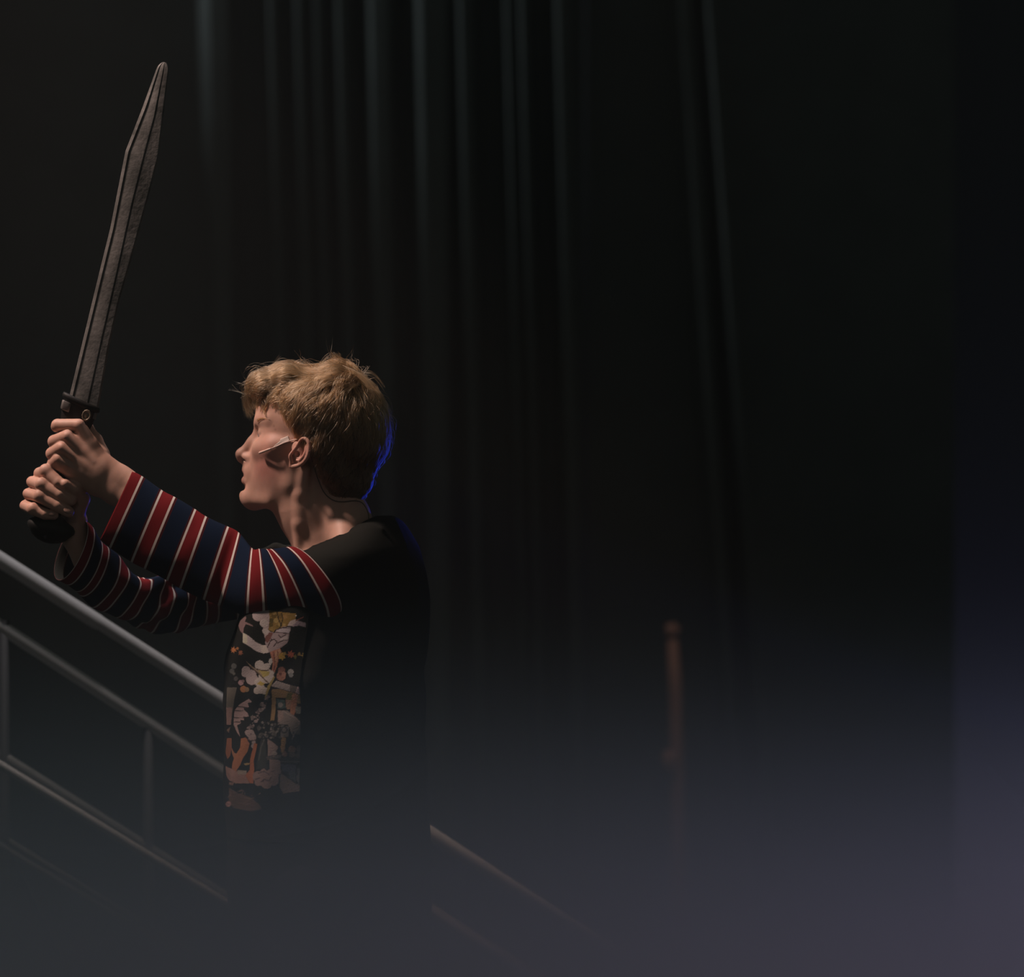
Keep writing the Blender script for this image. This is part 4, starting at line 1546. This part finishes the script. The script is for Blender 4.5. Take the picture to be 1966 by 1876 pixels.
def flow(X, cidx, t):
    rel = X - HC
    a = rel @ FW; b_ = rel @ NR
    py = 938 + (CAMZ - X[:, 2]) * S
    d = X - crown
    d /= np.linalg.norm(d, axis=1, keepdims=True) + 1e-6
    side = np.clip((py - 735) / 70, 0, 1)[:, None]
    frontness = np.clip((a * S - 20) / 70, 0, 1)[:, None]
    down = np.array([0, 0, -1.0])
    v_ = d * (1 - 0.55 * side) + down * side * 0.75 + FW * side * 0.22 * (1 - 0.6 * (a[:, None] * S < -60))
    # top front swept across and forward, then falling at the fringe
    v_ = v_ + (FW * 0.5 + NR * np.sign(b_)[:, None] * 0.25) * frontness * (1 - side)
    v_ = v_ + down * frontness * side * 0.5 - FW * 0.55 * side * np.clip((a * S - 45) / 25, 0, 1)[:, None]
    v_ = v_ + crand[cidx] * (0.34 * (1 - 0.5 * side))
    v_ = v_ + (0.45 * np.sin(cph[cidx] + 5.5 * t))[:, None] * np.cross(d, np.array([0, 0.3, 1.0]))
    return v_


NP = 9
pyr = 938 + (CAMZ - root[:, 2]) * S
relr = root - HC
af = (relr @ FW) * S
length = np.interp(pyr, [690, 740, 800, 850, 900, 960], [62, 58, 44, 30, 18, 10]) * rs.uniform(0.6, 1.15, NST) / S
pxr = 618 - (af * CP + np.abs(relr @ NR) * S * SP)
length *= np.interp(np.linalg.norm(root - crown, axis=1) * S, [0, 25, 60], [0.35, 0.6, 1.0])
length *= np.where((pxr < 572) & (pyr > 738), 0.4, 1.0)
lift = np.interp(pyr, [690, 760, 840, 960], [9, 8, 4.5, 1.6]) * rs.uniform(0.2, 1.15, NST) / S
wild = rs.rand(NST) < 0.02
lift[wild] *= 2.3
pos = np.zeros((NST, NP, 3)); pos[:, 0] = root - fh.grad(root) * 0.001
cur = root.copy()
chd = 0.35 * crand[cid] * 0 + rs.normal(size=(NST, 3)) * 0.12
for i in range(1, NP):
    t = i / (NP - 1)
    g = fh.grad(cur)
    v_ = flow(cur, cid, t) + chd
    v_ -= g * (v_ * g).sum(1, keepdims=True)
    v_ /= np.linalg.norm(v_, axis=1, keepdims=True) + 1e-6
    cur = cur + v_ * (length / (NP - 1))[:, None]
    target = lift * (math.sin(min(1.0, t * 1.25) * math.pi * 0.62)) * 1.1
    dd = fh.sample(cur)
    g = fh.grad(cur)
    corr = np.clip(target - dd, -0.004, 0.004)
    cur = cur + g * corr[:, None]
    # pull towards the clump axis
    if i >= 3:
        mean = np.zeros((NC, 3)); cnt = np.zeros(NC)
        np.add.at(mean, cid, cur); np.add.at(cnt, cid, 1)
        mean /= np.maximum(cnt, 1)[:, None]
        cur = cur + (mean[cid] - cur) * (0.20 * t) * (~wild)[:, None]
    pos[:, i] = cur


def lock(pts, n_, spread, jit, seed):
    """a hand-placed lock of strands; pts: px,py,b"""
    r_ = np.random.RandomState(seed)
    c_ = catmull([hit(p[0], p[1], p[2][0]) if isinstance(p[2], tuple) else H(*p) for p in pts], 4)
    idx = np.linspace(0, len(c_) - 1, NP)
    c_ = np.stack([np.array([np.interp(i, np.arange(len(c_)), c_[:, k_]) for k_ in range(3)]) for i in idx])
    out_ = []
    for _ in range(n_):
        o_ = r_.normal(size=3) * spread / S
        tt = np.linspace(0, 1, NP)[:, None]
        j_ = r_.normal(size=3) * jit / S
        ln = r_.uniform(0.8, 1.0)
        q_ = c_ + o_ * (1 - 0.65 * tt) + j_ * tt ** 2
        if ln < 1:
            s_ = np.linspace(0, (NP - 1) * ln, NP)
            q_ = np.stack([np.interp(s_, np.arange(NP), q_[:, k_]) for k_ in range(3)], 1)
        out_.append(q_)
    return np.array(out_)


LK = [
    # fringe hanging over the far brow
    ([(498, 748, -10), (482, 762, -16), (477, 784, -18), (482, 803, -14)], 150, 5, 4),
    ([(492, 745, -4), (476, 760, -8), (475, 780, -10), (486, 796, -6)], 150, 5, 4),
    ([(505, 742, 6), (484, 752, 4), (480, 772, 2), (490, 788, 4)], 140, 5, 4),
    ([(512, 745, 16), (497, 757, 16), (489, 774, 16), (494, 786, 16)], 110, 4, 3),
    ([(486, 738, -20), (473, 752, -26), (473, 775, -28), (478, 797, -24)], 110, 5, 4),
    # thin curls on the visible forehead
    ([(514, 752, (9,)), (509, 762, (5,)), (507, 776, (3.5,)), (502, 793, (3,))], 60, 1.5, 1.6),
    ([(520, 752, (9,)), (514, 762, (5,)), (515, 776, (4,)), (509, 788, (3.5,)), (512, 799, (3,))], 75, 1.5, 1.6),
    ([(503, 752, (9,)), (499, 762, (5,)), (497, 776, (4,)), (493, 788, (4,))], 40, 2.2, 2),
    ([(528, 752, (9,)), (526, 764, (5,)), (529, 778, (3.5,)), (526, 790, (3,))], 22, 2.4, 2.4),
    ([(541, 754, (9,)), (537, 768, (6,)), (540, 784, (4,)), (548, 800, (3.5,))], 60, 3.2, 2.6),
    ([(548, 770, (7,)), (545, 786, (5,)), (550, 804, (4,)), (558, 822, (3,))], 70, 3.6, 3),
    ([(494, 807, (0.2,)), (500, 804, (0.5,)), (508, 803, (0.6,)), (519, 806, (0.2,))], 34, 0.8, 0.7),
    ([(520, 742, 30), (506, 752, 32), (502, 766, 32)], 80, 4, 3),
    ([(534, 740, 44), (524, 752, 48), (522, 765, 50)], 80, 4, 3),
    # temple
    ([(556, 748, 58), (548, 766, 62), (553, 786, 64), (562, 804, 66)], 120, 4.5, 3),
    ([(572, 752, 68), (563, 775, 72), (564, 798, 73), (572, 818, 74)], 150, 5, 3),
    ([(582, 760, 76), (568, 785, 78), (566, 808, 77), (575, 830, 77)], 150, 6, 4),
    ([(602, 770, 84), (586, 800, 86), (582, 820, 84), (584, 836, 84)], 150, 6, 4),
    # curls above the brow, at the front silhouette
    ([(505, 728, 10), (492, 722, 8), (486, 731, 4), (494, 737, 4)], 50, 2, 2),
    ([(524, 712, 6), (508, 708, 0), (498, 718, 0), (505, 728, 4)], 60, 3, 2),
    # bright swept locks on top
    ([(560, 735, 50), (590, 728, 56), (610, 736, 60), (640, 734, 60)], 110, 3.5, 3),
    ([(600, 716, 30), (625, 722, 40), (650, 724, 46), (680, 736, 52)], 120, 5, 3),
    ([(640, 708, 20), (665, 712, 30), (695, 726, 38), (720, 752, 42)], 130, 5, 4),
    ([(596, 722, 52), (602, 738, 60), (608, 748, 64), (604, 756, 66)], 60, 2.4, 2),
    # flyaways
    ([(474, 742, 0), (462, 737, 0), (452, 736, 0), (444, 733, 0)], 4, 2, 6),
    ([(474, 756, 0), (462, 752, 0), (452, 748, 0), (443, 742, 0)], 5, 2.5, 5),
    ([(480, 735, 0), (470, 728, 0), (466, 720, 0)], 4, 2, 5),
    ([(520, 704, 0), (530, 692, 0), (544, 676, 0)], 3, 1.5, 6),
    ([(595, 706, 0), (612, 702, 0), (626, 688, 0), (644, 681, 0)], 6, 3, 5),
    ([(600, 708, 0), (620, 700, 0), (632, 690, 0), (655, 688, 0)], 6, 3, 5),
    ([(640, 702, 0), (655, 692, 0), (668, 692, 0), (690, 702, 0)], 6, 4, 5),
    ([(560, 702, 10), (575, 694, 8), (592, 697, 6), (604, 706, 6)], 8, 3, 3),
    ([(700, 716, 0), (715, 718, 0), (728, 730, 0), (738, 748, 0)], 12, 4, 4),
]
ex = [lock(*a, seed=100 + i) for i, a in enumerate(LK)]
allp = np.concatenate([pos] + ex)
NSX = len(allp)
hc = bpy.data.hair_curves.new('hair_strands')
hc.add_curves([NP] * NSX)
hc.position_data.foreach_set('vector', allp.astype(np.float32).ravel())
rad = np.tile(np.linspace(1.0, 0.25, NP), NSX) * 0.00036
ra = hc.attributes.get('radius') or hc.attributes.new('radius', 'FLOAT', 'POINT')
ra.data.foreach_set('value', rad.astype(np.float32))
shade_tone = np.ones(NSX, np.float32)
shade_tone[:NST] = np.interp(pyr, [690, 770, 815, 870, 960], [1.0, 0.95, 0.6, 0.36, 0.26]) * rs.uniform(0.8, 1.15, NST)  # side and nape strands darkened: shade under the top layer put into the colour
ta = hc.attributes.new('shade_tone', 'FLOAT', 'CURVE')
ta.data.foreach_set('value', shade_tone)
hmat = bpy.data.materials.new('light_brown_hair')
hmat.use_nodes = True
nt = hmat.node_tree; nt.nodes.clear()
out = nt.nodes.new('ShaderNodeOutputMaterial')
hb = nt.nodes.new('ShaderNodeBsdfHairPrincipled')
hb.parametrization = 'COLOR'
hi_ = nt.nodes.new('ShaderNodeHairInfo')
cr = nt.nodes.new('ShaderNodeValToRGB')
cr.color_ramp.elements[0].color = (0.115, 0.046, 0.018, 1)
cr.color_ramp.elements[1].color = (0.54, 0.255, 0.105, 1)
nt.links.new(hi_.outputs['Random'], cr.inputs['Fac'])
at_ = nt.nodes.new('ShaderNodeAttribute'); at_.attribute_name = 'shade_tone'
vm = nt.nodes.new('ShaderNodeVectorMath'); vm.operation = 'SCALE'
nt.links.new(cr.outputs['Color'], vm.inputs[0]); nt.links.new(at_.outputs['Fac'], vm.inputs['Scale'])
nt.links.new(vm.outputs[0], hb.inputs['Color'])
hb.inputs['Roughness'].default_value = 0.35
hb.inputs['Radial Roughness'].default_value = 0.5
hb.inputs['Random Roughness'].default_value = 0.2
nt.links.new(hb.outputs[0], out.inputs['Surface'])
ho = bpy.data.objects.new('hair_strands', hc)
COL.objects.link(ho)
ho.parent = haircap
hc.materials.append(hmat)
